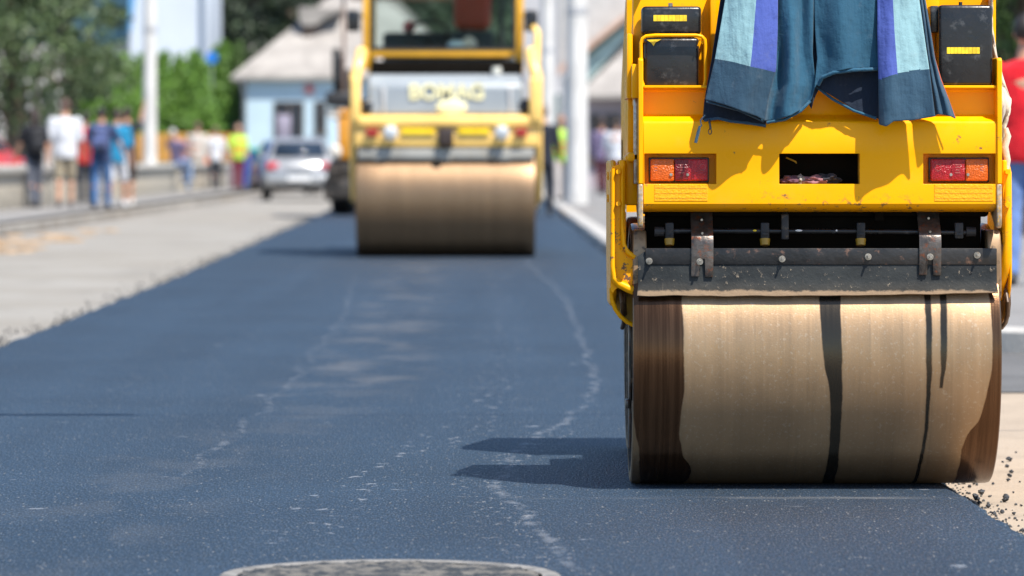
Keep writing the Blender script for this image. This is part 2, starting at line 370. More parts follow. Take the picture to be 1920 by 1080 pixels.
def debris():
    bm = newbm(); rng = random.Random(12)
    for i in range(26):
        y = rng.uniform(44, 58); x = rng.uniform(-5.9, -4.9)-.02*(y-44); sx = rng.uniform(.08, .3)
        r = bmesh.ops.create_icosphere(bm, subdivisions=3, radius=1, matrix=Matrix.Translation((x, y, -.056)) @ Matrix.Diagonal((sx, sx*3.2, rng.uniform(.012, .035), 1)))
        for v in r['verts']: v.co.z += .012*noise.noise(v.co*6)
    tag(link('soil_debris', bm, mat('ochre_soil', (.30, .20, .11), .95, var=.4, scale=4), ang=80), 'low heaps of ochre soil along the left kerb', kind='stuff')
debris()
# manhole cover flush in the mat
def manhole():
    y0, x0 = 9.25, -.255
    t = thing('manhole_cover', 'round dusty manhole cover with a pale rim at the bottom edge of the picture', 'manhole cover', (x0, y0, 0))
    bm = newbm(); n = 72
    m, tr, b = nt('manhole_dust')
    o = mixc(tr, smooth(tr, noise_(tr, 14, 6, rough=.75), .42, .6), (.022, .027, .033, 1), (.13, .12, .105, 1)); tr.links.new(o, b.inputs['Base Color']); b.inputs['Roughness'].default_value = .9
    bump(tr, b, noise_(tr, 60, 4), .8, .01)
    rr = [.357, .350, .336, .318]; zz = [.001, .006, .006, .003]
    rings = [[bm.verts.new((x0+r*math.cos(2*math.pi*k/n)*(1+.01*noise.noise((k*.4, r, 0))), y0+r*math.sin(2*math.pi*k/n), z)) for k in range(n)] for r, z in zip(rr, zz)]
    for A, B in zip(rings, rings[1:]):
        for k in range(n): bm.faces.new((A[k], A[(k+1) % n], B[(k+1) % n], B[k]))
    link('rim', bm, mat('manhole_rim', (.19, .18, .165), .8, var=.3, scale=12, dirt=(.1, .1, .1), dirt_amt=.5, bmp=.4), t)
    bm = newbm(); bmesh.ops.create_circle(bm, cap_ends=True, segments=n, radius=.3175, matrix=Matrix.Translation((x0, y0, .0035)))
    bm.free(); bm = newbm(); bmesh.ops.create_grid(bm, x_segments=90, y_segments=90, size=.3175, matrix=Matrix.Translation((x0, y0, .0035)))
    bmesh.ops.delete(bm, geom=[v for v in bm.verts if math.hypot(v.co.x-x0, v.co.y-y0) > .3185], context='VERTS')
    for v in bm.verts: v.co.z += max(-.002, .006*noise.noise(v.co*28)+.004*noise.noise(v.co*75))
    link('lid', bm, m, t)
manhole()

# ------------------------------------------------------------------ near roller
YF = 11.60; YD = 11.96; XC = .80
fx = lambda px, dy=0: X(px, YF+dy)
fz = lambda py, dy=0: Z(py, YF+dy)
NR = thing('road_roller', 'large yellow road roller in sharp focus with dusty steel drum and clothes hung on it', 'road roller', (XC, YD+.68, 0))
def drum_mat(name, tan=(.43, .283, .16), bands=True):
    m, t, b = nt(name)
    tc = node(t, 'ShaderNodeTexCoord'); sp = node(t, 'ShaderNodeSeparateXYZ'); t.links.new(tc.outputs['Object'], sp.inputs[0])
    x, z = sp.outputs[0], sp.outputs[2]
    line = noise_(t, 1.0, 5, stretch=(75, 1.2, 1.2), rough=.7)
    line2 = noise_(t, 1.0, 3, stretch=(14, .8, .8))
    o = mixc(t, smooth(t, line2, .35, .65), tuple(c*.94 for c in tan), tuple(c*1.06 for c in tan))
    o = mixc(t, math_(t, 'MULTIPLY', smooth(t, line, .5, .68), .20), o, tuple(min(1, c*1.35+.02) for c in tan))
    o = mixc(t, math_(t, 'MULTIPLY', smooth(t, line, .45, .33), .15), o, (.17, .12, .075, 1))
    o = mixc(t, math_(t, 'MULTIPLY', smooth(t, noise_(t, 60, 5, rough=.85, stretch=(1.6, 1, .5)), .58, .68), .55), o, (.45, .25, .09, 1))
    o = mixc(t, math_(t, 'MULTIPLY', smooth(t, noise_(t, 110, 3, rough=.7), .56, .68), .35), o, (.62, .52, .40, 1))
    o = mixc(t, math_(t, 'MULTIPLY', smooth(t, noise_(t, 3.2, 5, rough=.6, stretch=(1.6, 1, 1)), .42, .62), .22), o, (.20, .13, .075, 1))
    wet = None
    if bands:
        zb = noise_(t, 9, 4); wob = math_(t, 'MULTIPLY', math_(t, 'SUBTRACT', zb, .5), .014)
        xw = math_(t, 'ADD', x, wob)
        def curve(pts, lo, hi):
            fc = node(t, 'ShaderNodeFloatCurve'); c = fc.mapping.curves[0]
            P = sorted([((p[0])/.7, (p[1]-lo)/(hi-lo)) for p in pts])
            c.points[0].location = P[0]; c.points[1].location = P[-1]
            for q in P[1:-1]: c.points.new(*q)
            fc.mapping.update(); t.links.new(math_(t, 'DIVIDE', z, .7), fc.inputs['Value'])
            return math_(t, 'ADD', math_(t, 'MULTIPLY', fc.outputs[0], hi-lo), lo)
        def U(px): return (px-960)/716.9
        e = .0025
        def lt(v, edge): return smooth(t, math_(t, 'SUBTRACT', v, edge), e, -e)
        a = lt(xw, curve([(0, U(1290)), (.05, U(1300)), (.09, U(1284)), (.3, U(1283)), (.7, U(1279))], .2, 1.4))
        a = math_(t, 'MULTIPLY', a, math_(t, 'SUBTRACT', 1.0, math_(t, 'MULTIPLY', lt(xw, curve([(0, U(1205)), (.1, U(1200)), (.2, U(1189)), (.7, U(1189))], .2, 1.4)), .85)))
        c0 = math_(t, 'MULTIPLY', math_(t, 'SUBTRACT', 1.0, lt(xw, curve([(0, U(1556)), (.28, U(1555)), (.34, U(1546)), (.7, U(1545))], .2, 1.4))), lt(xw, curve([(0, U(1580)), (.7, U(1579))], .2, 1.4)))
        th = math_(t, 'MULTIPLY', math_(t, 'SUBTRACT', 1.0, lt(xw, curve([(0, U(1728)), (.2, U(1738)), (.35, U(1737)), (.7, U(1735))], .2, 1.4))), lt(xw, curve([(0, U(1736)), (.15, U(1743)), (.3, U(1747)), (.7, U(1745))], .2, 1.4)))
        sh = math_(t, 'MULTIPLY', math_(t, 'MULTIPLY', math_(t, 'SUBTRACT', 1.0, lt(xw, curve([(0, U(1760)), (.28, U(1763)), (.7, U(1768))], .2, 1.4))), lt(xw, curve([(0, U(1764)), (.3, U(1770)), (.36, U(1775)), (.7, U(1774))], .2, 1.4))), smooth(t, z, .27, .275))
        rt = math_(t, 'SUBTRACT', 1.0, lt(xw, curve([(0, U(1806)), (.06, U(1810)), (.14, U(1818)), (.2, U(1842)), (.7, U(1834))], .2, 1.4)))
        wet = math_(t, 'MAXIMUM', math_(t, 'MAXIMUM', a, math_(t, 'MULTIPLY', c0, 1.0)), math_(t, 'MAXIMUM', math_(t, 'MAXIMUM', th, sh), math_(t, 'MULTIPLY', rt, .98)))
        grey = math_(t, 'MAXIMUM', c0, math_(t, 'MAXIMUM', th, sh))
        wc = mixc(t, grey, mixc(t, smooth(t, line, .35, .65), (.070, .032, .014, 1), (.125, .062, .030, 1)), (.060, .048, .034, 1))
        o = mixc(t, wet, o, wc)
    t.links.new(o, b.inputs['Base Color'])
    rg = smooth(t, line, .3, .7, .42, .50)
    if wet is not None: rg = math_(t, 'SUBTRACT', rg, math_(t, 'MULTIPLY', wet, .22))
    t.links.new(rg, b.inputs['Roughness']); b.inputs['Metallic'].default_value = .80
    bump(t, b, math_(t, 'ADD', noise_(t, 250, 3), math_(t, 'MULTIPLY', line, .12)), .08, .003)
    return m
M['drumA'] = drum_mat('near_drum_steel'); M['drumB'] = drum_mat('rear_drum_steel', bands=False)
M['drumside'] = mat('drum_side', (.10, .075, .05), .6, .3, var=.4, scale=10, dirt=(.3, .2, .12), dirt_amt=.5)
def drum(name, cx, cy, r, hw, m, parent, ms):
    bm = newbm()
    prof = [(-hw, r-.03), (-hw, r-.007), (-hw+.003, r-.002), (-hw+.012, r)]+[(lerp(-hw+.012, hw-.012, i/8), r) for i in range(1, 8)]+[(hw-.012, r), (hw-.003, r-.002), (hw, r-.007), (hw, r-.03)]
    lathe_x(bm, prof, cx, cy, r, 160)
    d = link(name, bm, m, parent, ang=25)
    for s in (-1, 1):
        bm = newbm(); lathe_x(bm, [(s*(hw-.0005), r-.03), (s*(hw-.06), r-.035), (s*(hw-.06), .12), (s*(hw-.02), .11), (s*(hw-.02), 0)], cx, cy, r, 64)
        link('drum_side', bm, ms, d, ang=30)
    return d
drum('drum', XC, YD, .35, .483, M['drumA'], NR, M['drumside'])
drum('drum', XC, YD+1.36, .35, .455, M['drumB'], NR, M['drumside'])

def sheet(name, cols, rows, skip, m, parent, th=.01, bev=.003):
    """cols: x list; rows: (y,z) list; skip: set of (col,row) cells left open"""
    bm = newbm(); V = [[bm.verts.new((x, y, z)) for y, z in rows] for x in cols]
    for i in range(len(cols)-1):
        for j in range(len(rows)-1):
            if (i, j) in skip: continue
            bm.faces.new((V[i][j], V[i+1][j], V[i+1][j+1], V[i][j+1]))
    for v in [v for v in bm.verts if not v.link_faces]: bm.verts.remove(v)
    return link(name, bm, m, parent, ang=30, bevel=bev, solid=th, off=-1)
# bumper face with three openings (rows run from the bottom up)
cx_ = [fx(1206), fx(1208), fx(1343), fx(1461), fx(1612), fx(1731), fx(1867), fx(1871)]
z1, z2 = fz(345), fz(288)
rows = [(YF+.07, fz(398)), (YF+.02, fz(392)), (YF+.007, fz(388)), (YF, fz(382)), (YF, z1), (YF, z2), (YF, fz(233)), (YF+.004, fz(228)), (YF+.014, fz(224)), (YF+.03, fz(221)), (YF+.045, fz(215)), (YF+.05, fz(205)), (YF+.05, fz(172)), (YF+.045, fz(167))]
sheet('bumper', cx_, rows, {(1, 4), (3, 4), (5, 4)}, M['yel'], NR, th=.012, bev=.002)
# pockets behind the openings
def pocket(x0, x1, py0, py1, dep, m, parent):
    bm = newbm(); a, b2 = fz(py1), fz(py0); y0, y1 = YF+.013, YF+dep
    P = [(x0-.004, y0, a-.004), (x1+.004, y0, a-.004), (x1+.004, y0, b2+.004), (x0-.004, y0, b2+.004)]
    Q = [(x, y1, z) for x, _, z in P]
    p = [bm.verts.new(v) for v in P]; q = [bm.verts.new(v) for v in Q]
    for i in range(4): bm.faces.new((p[i], p[(i+1) % 4], q[(i+1) % 4], q[i]))
    bm.faces.new(q); return link('light_recess', bm, m, parent, ang=20, solid=.002, off=1)
pocket(fx(1208), fx(1343), 288, 345, .055, M['yel'], NR)
pocket(fx(1731), fx(1868), 288, 345, .055, M['yel'], NR)
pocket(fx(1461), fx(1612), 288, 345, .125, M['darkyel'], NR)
# reflective strips under the lamps
for a, b2 in ((1227, 1327), (1752, 1862)):
    bm = newbm(); box(bm, fx(a), fx(b2), YF-.0012, YF+.002, fz(377), fz(346), .0004, 1)
    for k in range(3): box(bm, fx(a+2), fx(b2-2), YF-.0018, YF, fz(353+k*9.5), fz(350+k*9.5))
    link('reflective_strip', bm, M['tapebump'], NR)
# side plates
for s, pa, pb in ((-1, 1197, 1206), (1, 1869, 1878.5)):
    bm = newbm()
    prism_x(bm, [(YF-.006, fz(345)), (YF-.006, fz(112)), (YF+.01, fz(108)), (YF+.30, fz(108)), (YF+.30, fz(345))], fx(pa), fx(pb))
    link('side_plate', bm, M['yel'], NR, bevel=.0025)
    bm = newbm(); prism_x(bm, [(YF-.006, fz(345.3)), (YF+.30, fz(345.3)), (YF+.20, fz(390)), (YF+.05, fz(425)), (YF+.012, fz(428)), (YF-.002, fz(424)), (YF-.006, fz(416))], fx(pa-.3), fx(pb-.4))
    link('side_plate', bm, M['worn'], NR, bevel=.003)
# plate under the black housings, body wall behind
bm = newbm(); box(bm, fx(1208), fx(1869), YF+.004, YF+.16, fz(165.5), fz(160), .002)
link('ledge_plate', bm, M['yel'], NR)
bm = newbm(); prism_x(bm, [(YF+.165, .86), (YF+.165, 1.33), (YF+.22, 1.335), (YF+.52, 1.21), (YF+.55, .86)], fx(1190, .18), fx(1866, .18))
box(bm, fx(1186, .16), fx(1345, .16), YF+.14, YF+.2, fz(200, .15), 1.325, .006); box(bm, fx(1728, .16), fx(1758, .16), YF+.10, YF+.2, fz(165, .1), 1.325, .006)
box(bm, fx(1330, .16), fx(1350, .16), YF+.11, YF+.17, fz(130, .1), 1.32, .004)
link('hood', bm, M['yel'], NR, ang=30)
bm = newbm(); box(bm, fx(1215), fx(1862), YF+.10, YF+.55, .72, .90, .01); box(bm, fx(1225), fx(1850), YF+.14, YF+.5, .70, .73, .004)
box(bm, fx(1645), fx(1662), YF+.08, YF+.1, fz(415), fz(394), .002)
box(bm, fx(1212), fx(1848), YF+.125, YF+.16, .618, .735, .004)  # black panel added as painted shade behind the spray pipe
link('chassis_and_shade_panel', bm, M['dark'], NR)
# black lamp housings
def housing(x0, x1, py0, py1, y0, y1, tape, nm='lamp_housing'):
    bm = newbm(); box(bm, fx(x0), fx(x1), YF+y0, YF+y1, fz(py1), fz(py0), .010, 3)
    o = link(nm, bm, M['blk'], NR, ang=50)
    if tape:
        bm = newbm(); a, b2, c, d = tape; g = 9
        for k in range(g): box(bm, fx(lerp(a, b2, k/g)), fx(lerp(a, b2, (k+1)/g)-.4), YF+y0-.0012-.0004*(k % 2), YF+y0+.001, fz(d), fz(c))
        link('reflective_tape', bm, M['tape'], o)
    return o
h1 = housing(1204, 1316, 11, 64, .03, .13, (1226, 1289, 27.5, 39)); h1['label'] = 'upper left black housing with yellow tape'
bm = newbm(); cone(bm, (fx(1259), YF+.07, fz(12)), (fx(1259), YF+.07, fz(4)), .006); link('bolt', bm, M['steel'], h1)
h2 = housing(1208, 1312, 70, 164, .03, .15, None)
bm = newbm(); pts = []
for (a, b2) in arcpts(1309, 80, 10, 270, 360, 4): pts.append((a, b2))
corners = [(1207, 163), (1203, 150), (1202, 95), (1202, 80), (1205, 72), (1212, 67.5), (1230, 66), (1305, 66), (1316, 68), (1322, 74), (1323, 84), (1323, 150), (1320, 164)]
tube(bm, [(fx(a), YF+.012, fz(b2)) for a, b2 in corners], .0048, 8)
for (a, b2) in ((1204, 78), (1322, 78)): tube(bm, [(fx(a), YF+.012, fz(b2)), (fx(a), YF+.14, fz(b2))], .004, 6)
tube(bm, [(fx(1318), YF+.014, fz(82)), (fx(1313), YF+.014, fz(73)), (fx(1309), YF+.014, fz(86))], .002, 6)
link('lamp_guard', bm, M['yel'], NR, ang=60)
bm = newbm(); prism_y(bm, [(fx(1213), fz(74)), (fx(1241), fz(73)), (fx(1230), fz(79)), (fx(1226), fz(86)), (fx(1222), fz(80))], YF+.024, YF+.029); link('sticker', bm, M['tape'], NR)
h3 = housing(1760, 1862, 9, 160, .01, .12, (1776, 1838, 88.5, 100.5)); h3['label'] = 'tall right black housing with yellow tape'
bm = newbm(); box(bm, fx(1746), fx(1762), YF+.03, YF+.12, fz(60), fz(10), .004); link('bracket', bm, M['blk'], h3)
bm = newbm(); cone(bm, (fx(1806), YF+.07, fz(10)), (fx(1806), YF+.07, fz(2)), .005)
link('bolt', bm, M['blk'], h3)
# left side panels seen edge on
bm = newbm()
box(bm, fx(1174, .1), fx(1186, .1), YF+.06, YF+.35, fz(185, .06), fz(62, .06), .006); box(bm, fx(1183, .1), fx(1198, .1), YF+.02, YF+.3, fz(184, .03), fz(120, .03), .004)
box(bm, fx(1176, .25), fx(1190, .25), YF+.2, YF+.6, fz(292, .2), fz(183, .2), .004)
link('side_panel', bm, M['yel'], NR, ang=30)
bm = newbm(); box(bm, fx(1187.5, .1), fx(1196, .1), YF+.07, YF+.1, fz(345, .07), fz(184, .07), .003); link('side_rod', bm, M['steel'], NR)
# yokes
def yoke(s):
    p0, p1 = (1143.5, 1178) if s < 0 else (1879, 1896)
    xa = fx(p0, .15); xb = fx(p1, .15)
    if s > 0: xb = fx(1897, .1); xa = XC+.495
    xo, xi = (xa, XC-.492) if s < 0 else (xb, XC+.492)
    bm = newbm(); y = YF
    def q(dy, py): return (y+dy, fz(py, dy))
    outer = [q(.16, 300), q(.10, 322), q(.09, 400), q(.09, 520), q(.11, 545), q(.16, 570), q(.24, 598), q(.32, 612), q(.42, 612), q(.5, 590), q(.55, 540), q(.62, 470), q(.62, 300)]
    if s < 0: outer = [(a, max(b2, fz(575, .2))) for a, b2 in outer]
    prism_x(bm, outer, xo, lerp(xo, xi, .35))
    o = link('yoke', bm, M['yel'], NR, bevel=.008, ang=30)
    bm = newbm()
    # inner flange: a swept rib following the front edge then curving towards the drum
    xm = lerp(xo, xi, .35)
    path = [(lerp(xm, xi, .15), .10, 318), (lerp(xm, xi, .15), .085, 400), (lerp(xm, xi, .2), .08, 455), (lerp(xm, xi, .45), .085, 490), (lerp(xm, xi, .75), .10, 515), (lerp(xm, xi, .95), .13, 535), (xi, .17, 560)]
    if s > 0: tube(bm, [(a, y+d, fz(p, d)) for a, d, p in path], [.009, .010, .011, .013, .014, .012, .009], 10)
    if s < 0:
        F_ = [(1144, 322), (1148, 313), (1158, 309), (1172, 308), (1172.5, 440), (1173, 455), (1176, 464), (1182, 471), (1193, 477), (1193, 546), (1182, 544), (1170, 540), (1160, 539), (1153, 543), (1149, 550), (1145, 543)]
        prism_y(bm, [(fx(a, .08), fz(b2, .08)) for a, b2 in F_], y+.082, y+.15)
        tube(bm, [(fx(a, .06), y+.074, fz(b2, .06)) for a, b2 in ((1150, 316), (1149, 420), (1149, 500), (1152, 522), (1162, 533), (1178, 541), (1191, 546))], [.006, .006, .007, .009, .011, .012, .012], 10)
        tube(bm, [(fx(a, .06), y+.078, fz(b2, .06)) for a, b2 in ((1167, 312), (1167, 430), (1169, 458), (1177, 474), (1191, 483))], [.005, .005, .006, .007, .007], 8)
        tube(bm, [(fx(a, .1), y+.12, fz(b2, .1)) for a, b2 in ((1146, 540), (1147.5, 562), (1154, 580), (1164, 594), (1176, 604), (1190, 611))], [.005, .006, .006, .006, .006, .006], 10)
        box(bm, fx(1161, .1), fx(1172, .1), y+.08, y+.3, fz(470, .08), fz(300, .08), .004)
        box(bm, fx(1172, .12), fx(1196, .12), y+.11, y+.3, fz(385, .1), fz(292, .1), .005)
        box(bm, fx(1176, .12), fx(1199, .12), y+.07, y+.2, fz(303, .08), fz(286, .08), .006)
    else:
        box(bm, fx(1879, .1), fx(1888, .1), y+.09, y+.3, fz(460, .09), fz(300, .09), .004)
    link('yoke_rib', bm, M['yel'], o, ang=50)
    for py in ((322, 382) if s < 0 else (322, 385)):
        bm = newbm(); px = 1159 if s < 0 else 1888
        cone(bm, (fx(px, .08), y+.06, fz(py, .06)), (fx(px, .08), y+.1, fz(py, .06)), .007, n=6); link('bolt', bm, M['yel'], o, ang=20)
    for py in (330, 372): bm = newbm(); cone(bm, (xo+s*.004, y+.3, fz(py, .3)), (xo-s*.01, y+.3, fz(py, .3)), .012, n=6); link('bolt', bm, M['yel'], o, ang=20)
    if s < 0:
        bm = newbm(); prism_y(bm, [(fx(a, .2), fz(b2, .2)) for a, b2 in ((1147, 535), (1148, 560), (1160, 588), (1192, 610), (1192, 535))], y+.19, y+.2); link('yoke_web', bm, M['darkyel'], o)
    bm = newbm(); cone(bm, (XC+s*.482, YD, .35), (XC+s*.42, YD, .35), .13, .11, 32)
    link('hub', bm, M['drumside'], o, ang=30)
    # hose loops low on the yoke
    bm = newbm(); a = lerp(xo, xi, .55)
    tube(bm, [(a, y+.12, fz(545, .12)), (a+.004, y+.10, fz(565, .1)), (a+.008, y+.14, fz(590, .14)), (a+.012, y+.22, fz(605, .2)), (a+.01, y+.3, .42)], .006, 8)
    tube(bm, [(a+.012, y+.15, fz(548, .12)), (a+.012, y+.14, fz(570, .1)), (a+.016, y+.2, fz(594, .14)), (a+.016, y+.28, .44)], .005, 8)
    link('hose', bm, mat('brown_hose', (.10, .05, .02), .5), o, ang=60)
    if s < 0:
        bm = newbm(); box(bm, fx(1178, .3), fx(1183, .3), y+.26, y+.34, fz(840, .3), fz(606, .3), .002); box(bm, fx(1172, .25), fx(1180, .25), y+.22, y+.27, fz(765, .25), fz(748, .25), .003)
        link('scraper_arm', bm, M['rust'], o)
    return o
yoke(-1); yoke(1)
# curved drum guards seen beyond scraper ends (tan/orange plates)
# scraper: rubber blade + steel bar + bolts + straps + spray pipe
def scraper_blade():
    bm = newbm(); n = 60; rows_ = []
    prof = [(.055, 470), (.048, 490), (.045, 515), (.042, 535), (.036, 552)]
    rng = random.Random(2)
    for k in range(n+1):
        u = k/n; px = lerp(1197, 1872, u); low = 3*math.sin(u*3)-6*u+2*noise.noise((u*14, 0, 0))
        top = 14*(1-min(1, u*40)) if u < .02 else 0
        col = [bm.verts.new((fx(px-(2 if j == 4 else 0)*(1-2*u)), YF+dy, fz(py+(low+4 if j == 4 else low*.4+(top if j == 0 else 0))))) for j, (dy, py) in enumerate(prof)]
        rows_.append(col)
    for A, B in zip(rows_, rows_[1:]):
        for j in range(4): bm.faces.new((A[j], A[j+1], B[j+1], B[j]))
    m, t, b = nt('scraper_rubber')
    tc = node(t, 'ShaderNodeTexCoord'); sp = node(t, 'ShaderNodeSeparateXYZ'); t.links.new(tc.outputs['Object'], sp.inputs[0])
    zz = math_(t, 'ADD', sp.outputs[2], math_(t, 'MULTIPLY', math_(t, 'SUBTRACT', noise_(t, 16, 6, rough=.75), .5), .03))
    o = mixc(t, smooth(t, noise_(t, 6, 5, stretch=(1, 1, 2)), .35, .65), (.009, .011, .012, 1), (.024, .027, .027, 1))
    o = mixc(t, math_(t, 'MULTIPLY', smooth(t, noise_(t, 60, 5, rough=.8), .60, .66), .7), o, (.30, .24, .17, 1))
    o = mixc(t, math_(t, 'MULTIPLY', smooth(t, zz, .56, .525), .35), o, (.10, .085, .065, 1))
    o = mixc(t, smooth(t, zz, .5305, .5235), o, (.34, .23, .14, 1))
    t.links.new(o, b.inputs['Base Color']); b.inputs['Roughness'].default_value = .55; b.inputs['Specular IOR Level'].default_value = .3
    bump(t, b, noise_(t, 30, 5, rough=.7), .25, .01)
    return link('scraper_blade', bm, m, NR, solid=.008, off=1, bevel=.001)
sb = scraper_blade()
bm = newbm(); box(bm, fx(1211), fx(1872), YF+.036, YF+.054, fz(497), fz(466), .002)
bm2 = bm
link('scraper_bar', bm, mat('chipped_black_steel', (.013, .0125, .0125), .45, .1, var=.4, scale=12, dirt=(.14, .075, .05), dirt_amt=.2, bmp=.2), NR, ang=30)
for px in (1186, 1850):   # curved tan end cheeks between scraper and drum
    pts = [(.10, 432), (.09, 440), (.075, 470), (.07, 530), (.075, 560), (.2, 560), (.3, 430)]
    bm = newbm(); prism_x(bm, [(YF+d, fz(p, d)) for d, p in pts], fx(px, .1), fx(px+26, .1))
    link('drum_cheek', bm, mat('tan_plate', (.30, .19, .10), .45, .2, var=.3, scale=14, dirt=(.08, .05, .03), dirt_amt=.4), NR, bevel=.004)
def bolt(px, py, dy, r=.0065):
    bm = newbm(); x, z, y = fx(px), fz(py), YF+dy
    cone(bm, (x, y, z), (x, y-.002, z), r*1.35, n=20); cone(bm, (x, y-.002, z), (x, y-.0085, z), r, n=6); cone(bm, (x, y-.008, z), (x, y-.022, z), r*.5, r*.42, n=10)
    link('bolt', bm, M['steel'], NR, ang=25)
for px, py, dy in ((1218, 490, .036), (1468, 486, .036), (1630, 482, .036), (1835, 479, .036), (1313, 491, .029), (1746, 482, .029)): bolt(px, py, dy)
def strap(px, dpy):
    w0 = .029; w = .029; x = fx(px); bm = newbm(); th = .005
    def row(py, dy, a): return (x+a, YF+dy, fz(py+dpy))
    st = [(396, .10), (412, .085), (428, .062), (440, .040), (450, .033), (460, .031), (478, .030), (486, .030)]
    prev = None
    for py, dy in st:
        cur = [bm.verts.new(row(py, dy, a)) for a in (-w, -.006, .006, w)]
        if prev:
            for k in range(3): bm.faces.new((prev[k], cur[k], cur[k+1], prev[k+1]))
        prev = cur
    last = prev
    l1 = [bm.verts.new(row(519, .029, a)) for a in (-w-.001, -.009)]; l2 = [bm.verts.new(row(520, .029, a)) for a in (.007, w-.001)]
    bm.faces.new((last[0], l1[0], l1[1], last[1])); bm.faces.new((last[2], l2[0], l2[1], last[3]))
    o = link('scraper_strap', bm, M['rust'], NR, solid=th, off=-1, bevel=.001, ang=50)
    for py, dy in ((413, .082), (438, .042)): bm = newbm(); cone(bm, (x, YF+dy+.004, fz(py+dpy)), (x, YF+dy-.006, fz(py+dpy)), .0045, .003, 10); link('rivet', bm, M['steel'], o, ang=25)
strap(1318, 0); strap(1746.5, -3)
bm = newbm(); tube(bm, [(fx(a), YF+.075, fz(p)) for a, p in ((1232, 434), (1400, 434), (1600, 434.5), (1832, 437))], .0068, 12)
pp = link('spray_pipe', bm, M['blk'], NR, ang=50)
for px in (1238, 1826):
    bm = newbm(); cone(bm, (fx(px-9), YF+.075, fz(435)), (fx(px+9), YF+.075, fz(435)), .0135, .0125, 14); link('pipe_cap', bm, M['blkrub'], pp, ang=25)
for px, yl in ((1257, 1), (1437, 1), (1618, 1), (1803, 0)):
    bm = newbm(); box(bm, fx(px-8), fx(px+8), YF+.06, YF+.09, fz(448), fz(418), .003); box(bm, fx(px-6), fx(px+6), YF+.056, YF+.06, fz(442), fz(437), .001)
    n_ = link('nozzle', bm, M['blkrub'], pp)
    if yl:
        bm = newbm(); cone(bm, (fx(px), YF+.07, fz(449)), (fx(px), YF+.066, fz(461)), .014, .012, 14); link('nozzle_tip', bm, mat('ochre_plastic', (.35, .20, .015), .4), n_, ang=30)
bm = newbm(); box(bm, fx(1468), fx(1482), YF+.06, YF+.09, fz(450), fz(402), .003); tube(bm, [(fx(1475), YF+.07, fz(412)), (fx(1476), YF+.09, fz(396)), (fx(1474), YF+.15, fz(388)), (fx(1470), YF+.3, fz(392))], .008, 10)
link('water_hose', bm, M['blkrub'], pp, ang=50)
for px, c, w in ((1418, M['tape'], 4), (1501, mat('white_fleck', (.7, .7, .68), .6), 7), (1572, MC['white_fleck'], 2)):
    bm = newbm(); ball(bm, (fx(px), YF+.0685, fz(433)), .003, (w*.45, .4, .9), 8); link('paint_fleck', bm, c, pp)
# lamps in the recesses
def tail(px0, px1, split, left):
    x0, x1, z0, z1 = fx(px0), fx(px1), fz(339.5), fz(298); y = YF+.024
    bm = newbm(); box(bm, x0-.004, x1+.004, y+.006, y+.03, z0-.004, z1+.004, .002); o = link('tail_light', bm, M['blk'], NR)
    xs = fx(split); e = .001
    mids = (px1-px0)*.28/716.9
    segs = [('amber_lens', x0, xs-e/2, M['glass_amb']), ('red_lens', xs+e/2, x1, M['glass_red'])] if left else [('red_lens', x0, xs-e/2, M['glass_red']), ('amber_lens', xs+e/2, x1, M['glass_amb'])]
    for nm, a, b2, m in segs:
        bm = newbm(); box(bm, a, b2, y-.010, y+.01, z0, z1, .0045, 3); link(nm, bm, m, o, ang=50)
    a = xs if left else xs-mids*.9
    bm = newbm(); box(bm, a+.0015, a+mids*.9-.0015, y-.0112, y-.009, z0+.003, z1-.002, .001); link('dark_lens', bm, M['glass_dkred'] if left else M['glass_red'], o)
    for px in ((1258.5, 1289.5) if left else (1784, 1816)):
        bm = newbm(); cone(bm, (fx(px), y-.009, fz(327.5)), (fx(px), y-.0135, fz(327.5)), .0046, .0038, 14)
        link('screw', bm, M['steel'], o, ang=30)
    bm = newbm(); cxm = a+mids*.45
    for k, w in enumerate((6, 5, 3.2, 5.5)):
        for j in range(int(w)): box(bm, cxm+(j-w/2)*.0028, cxm+(j-w/2)*.0028+.0018, y-.0118, y-.0110, fz(309+k*5)-.0008, fz(309+k*5)+.0010)
    px = 1317 if left else 1760
    pts = [(fx(px)+.0085*math.cos(i*math.pi/10), y-.0104, fz(314)+.0085*math.sin(i*math.pi/10)) for i in range(20)]; tube(bm, pts, .0004, 4, closed=True)
    px = 1230 if left else 1842
    for k in range(3): box(bm, fx(px)-.004, fx(px)+.004, y-.0106, y-.0098, fz(309+k*5)-.0007, fz(309+k*5)+.0007)
    link('lens_marking', bm, M['lensmark'], o)
tail(1220, 1327.5, 1265, True); tail(1746, 1854, 1811, False)
bm = newbm(); tube(bm, [(fx(1466), YF+.12, fz(299)), (fx(1480), YF+.10, fz(296)), (fx(1496), YF+.1, fz(303)), (fx(1505), YF+.11, fz(318)), (fx(1508), YF+.12, fz(330))], .0025, 8); link('cable', bm, mat('yellow_cable', (.5, .3, .02), .4), NR, ang=60)
bm = newbm(); pts = [(fx(1531)+.013*math.cos(i*math.pi/12), YF+.157, fz(296)+.013*math.sin(i*math.pi/12)) for i in range(24)]; tube(bm, pts, .0015, 6, closed=True); link('stamped_ring', bm, M['dark'], NR)
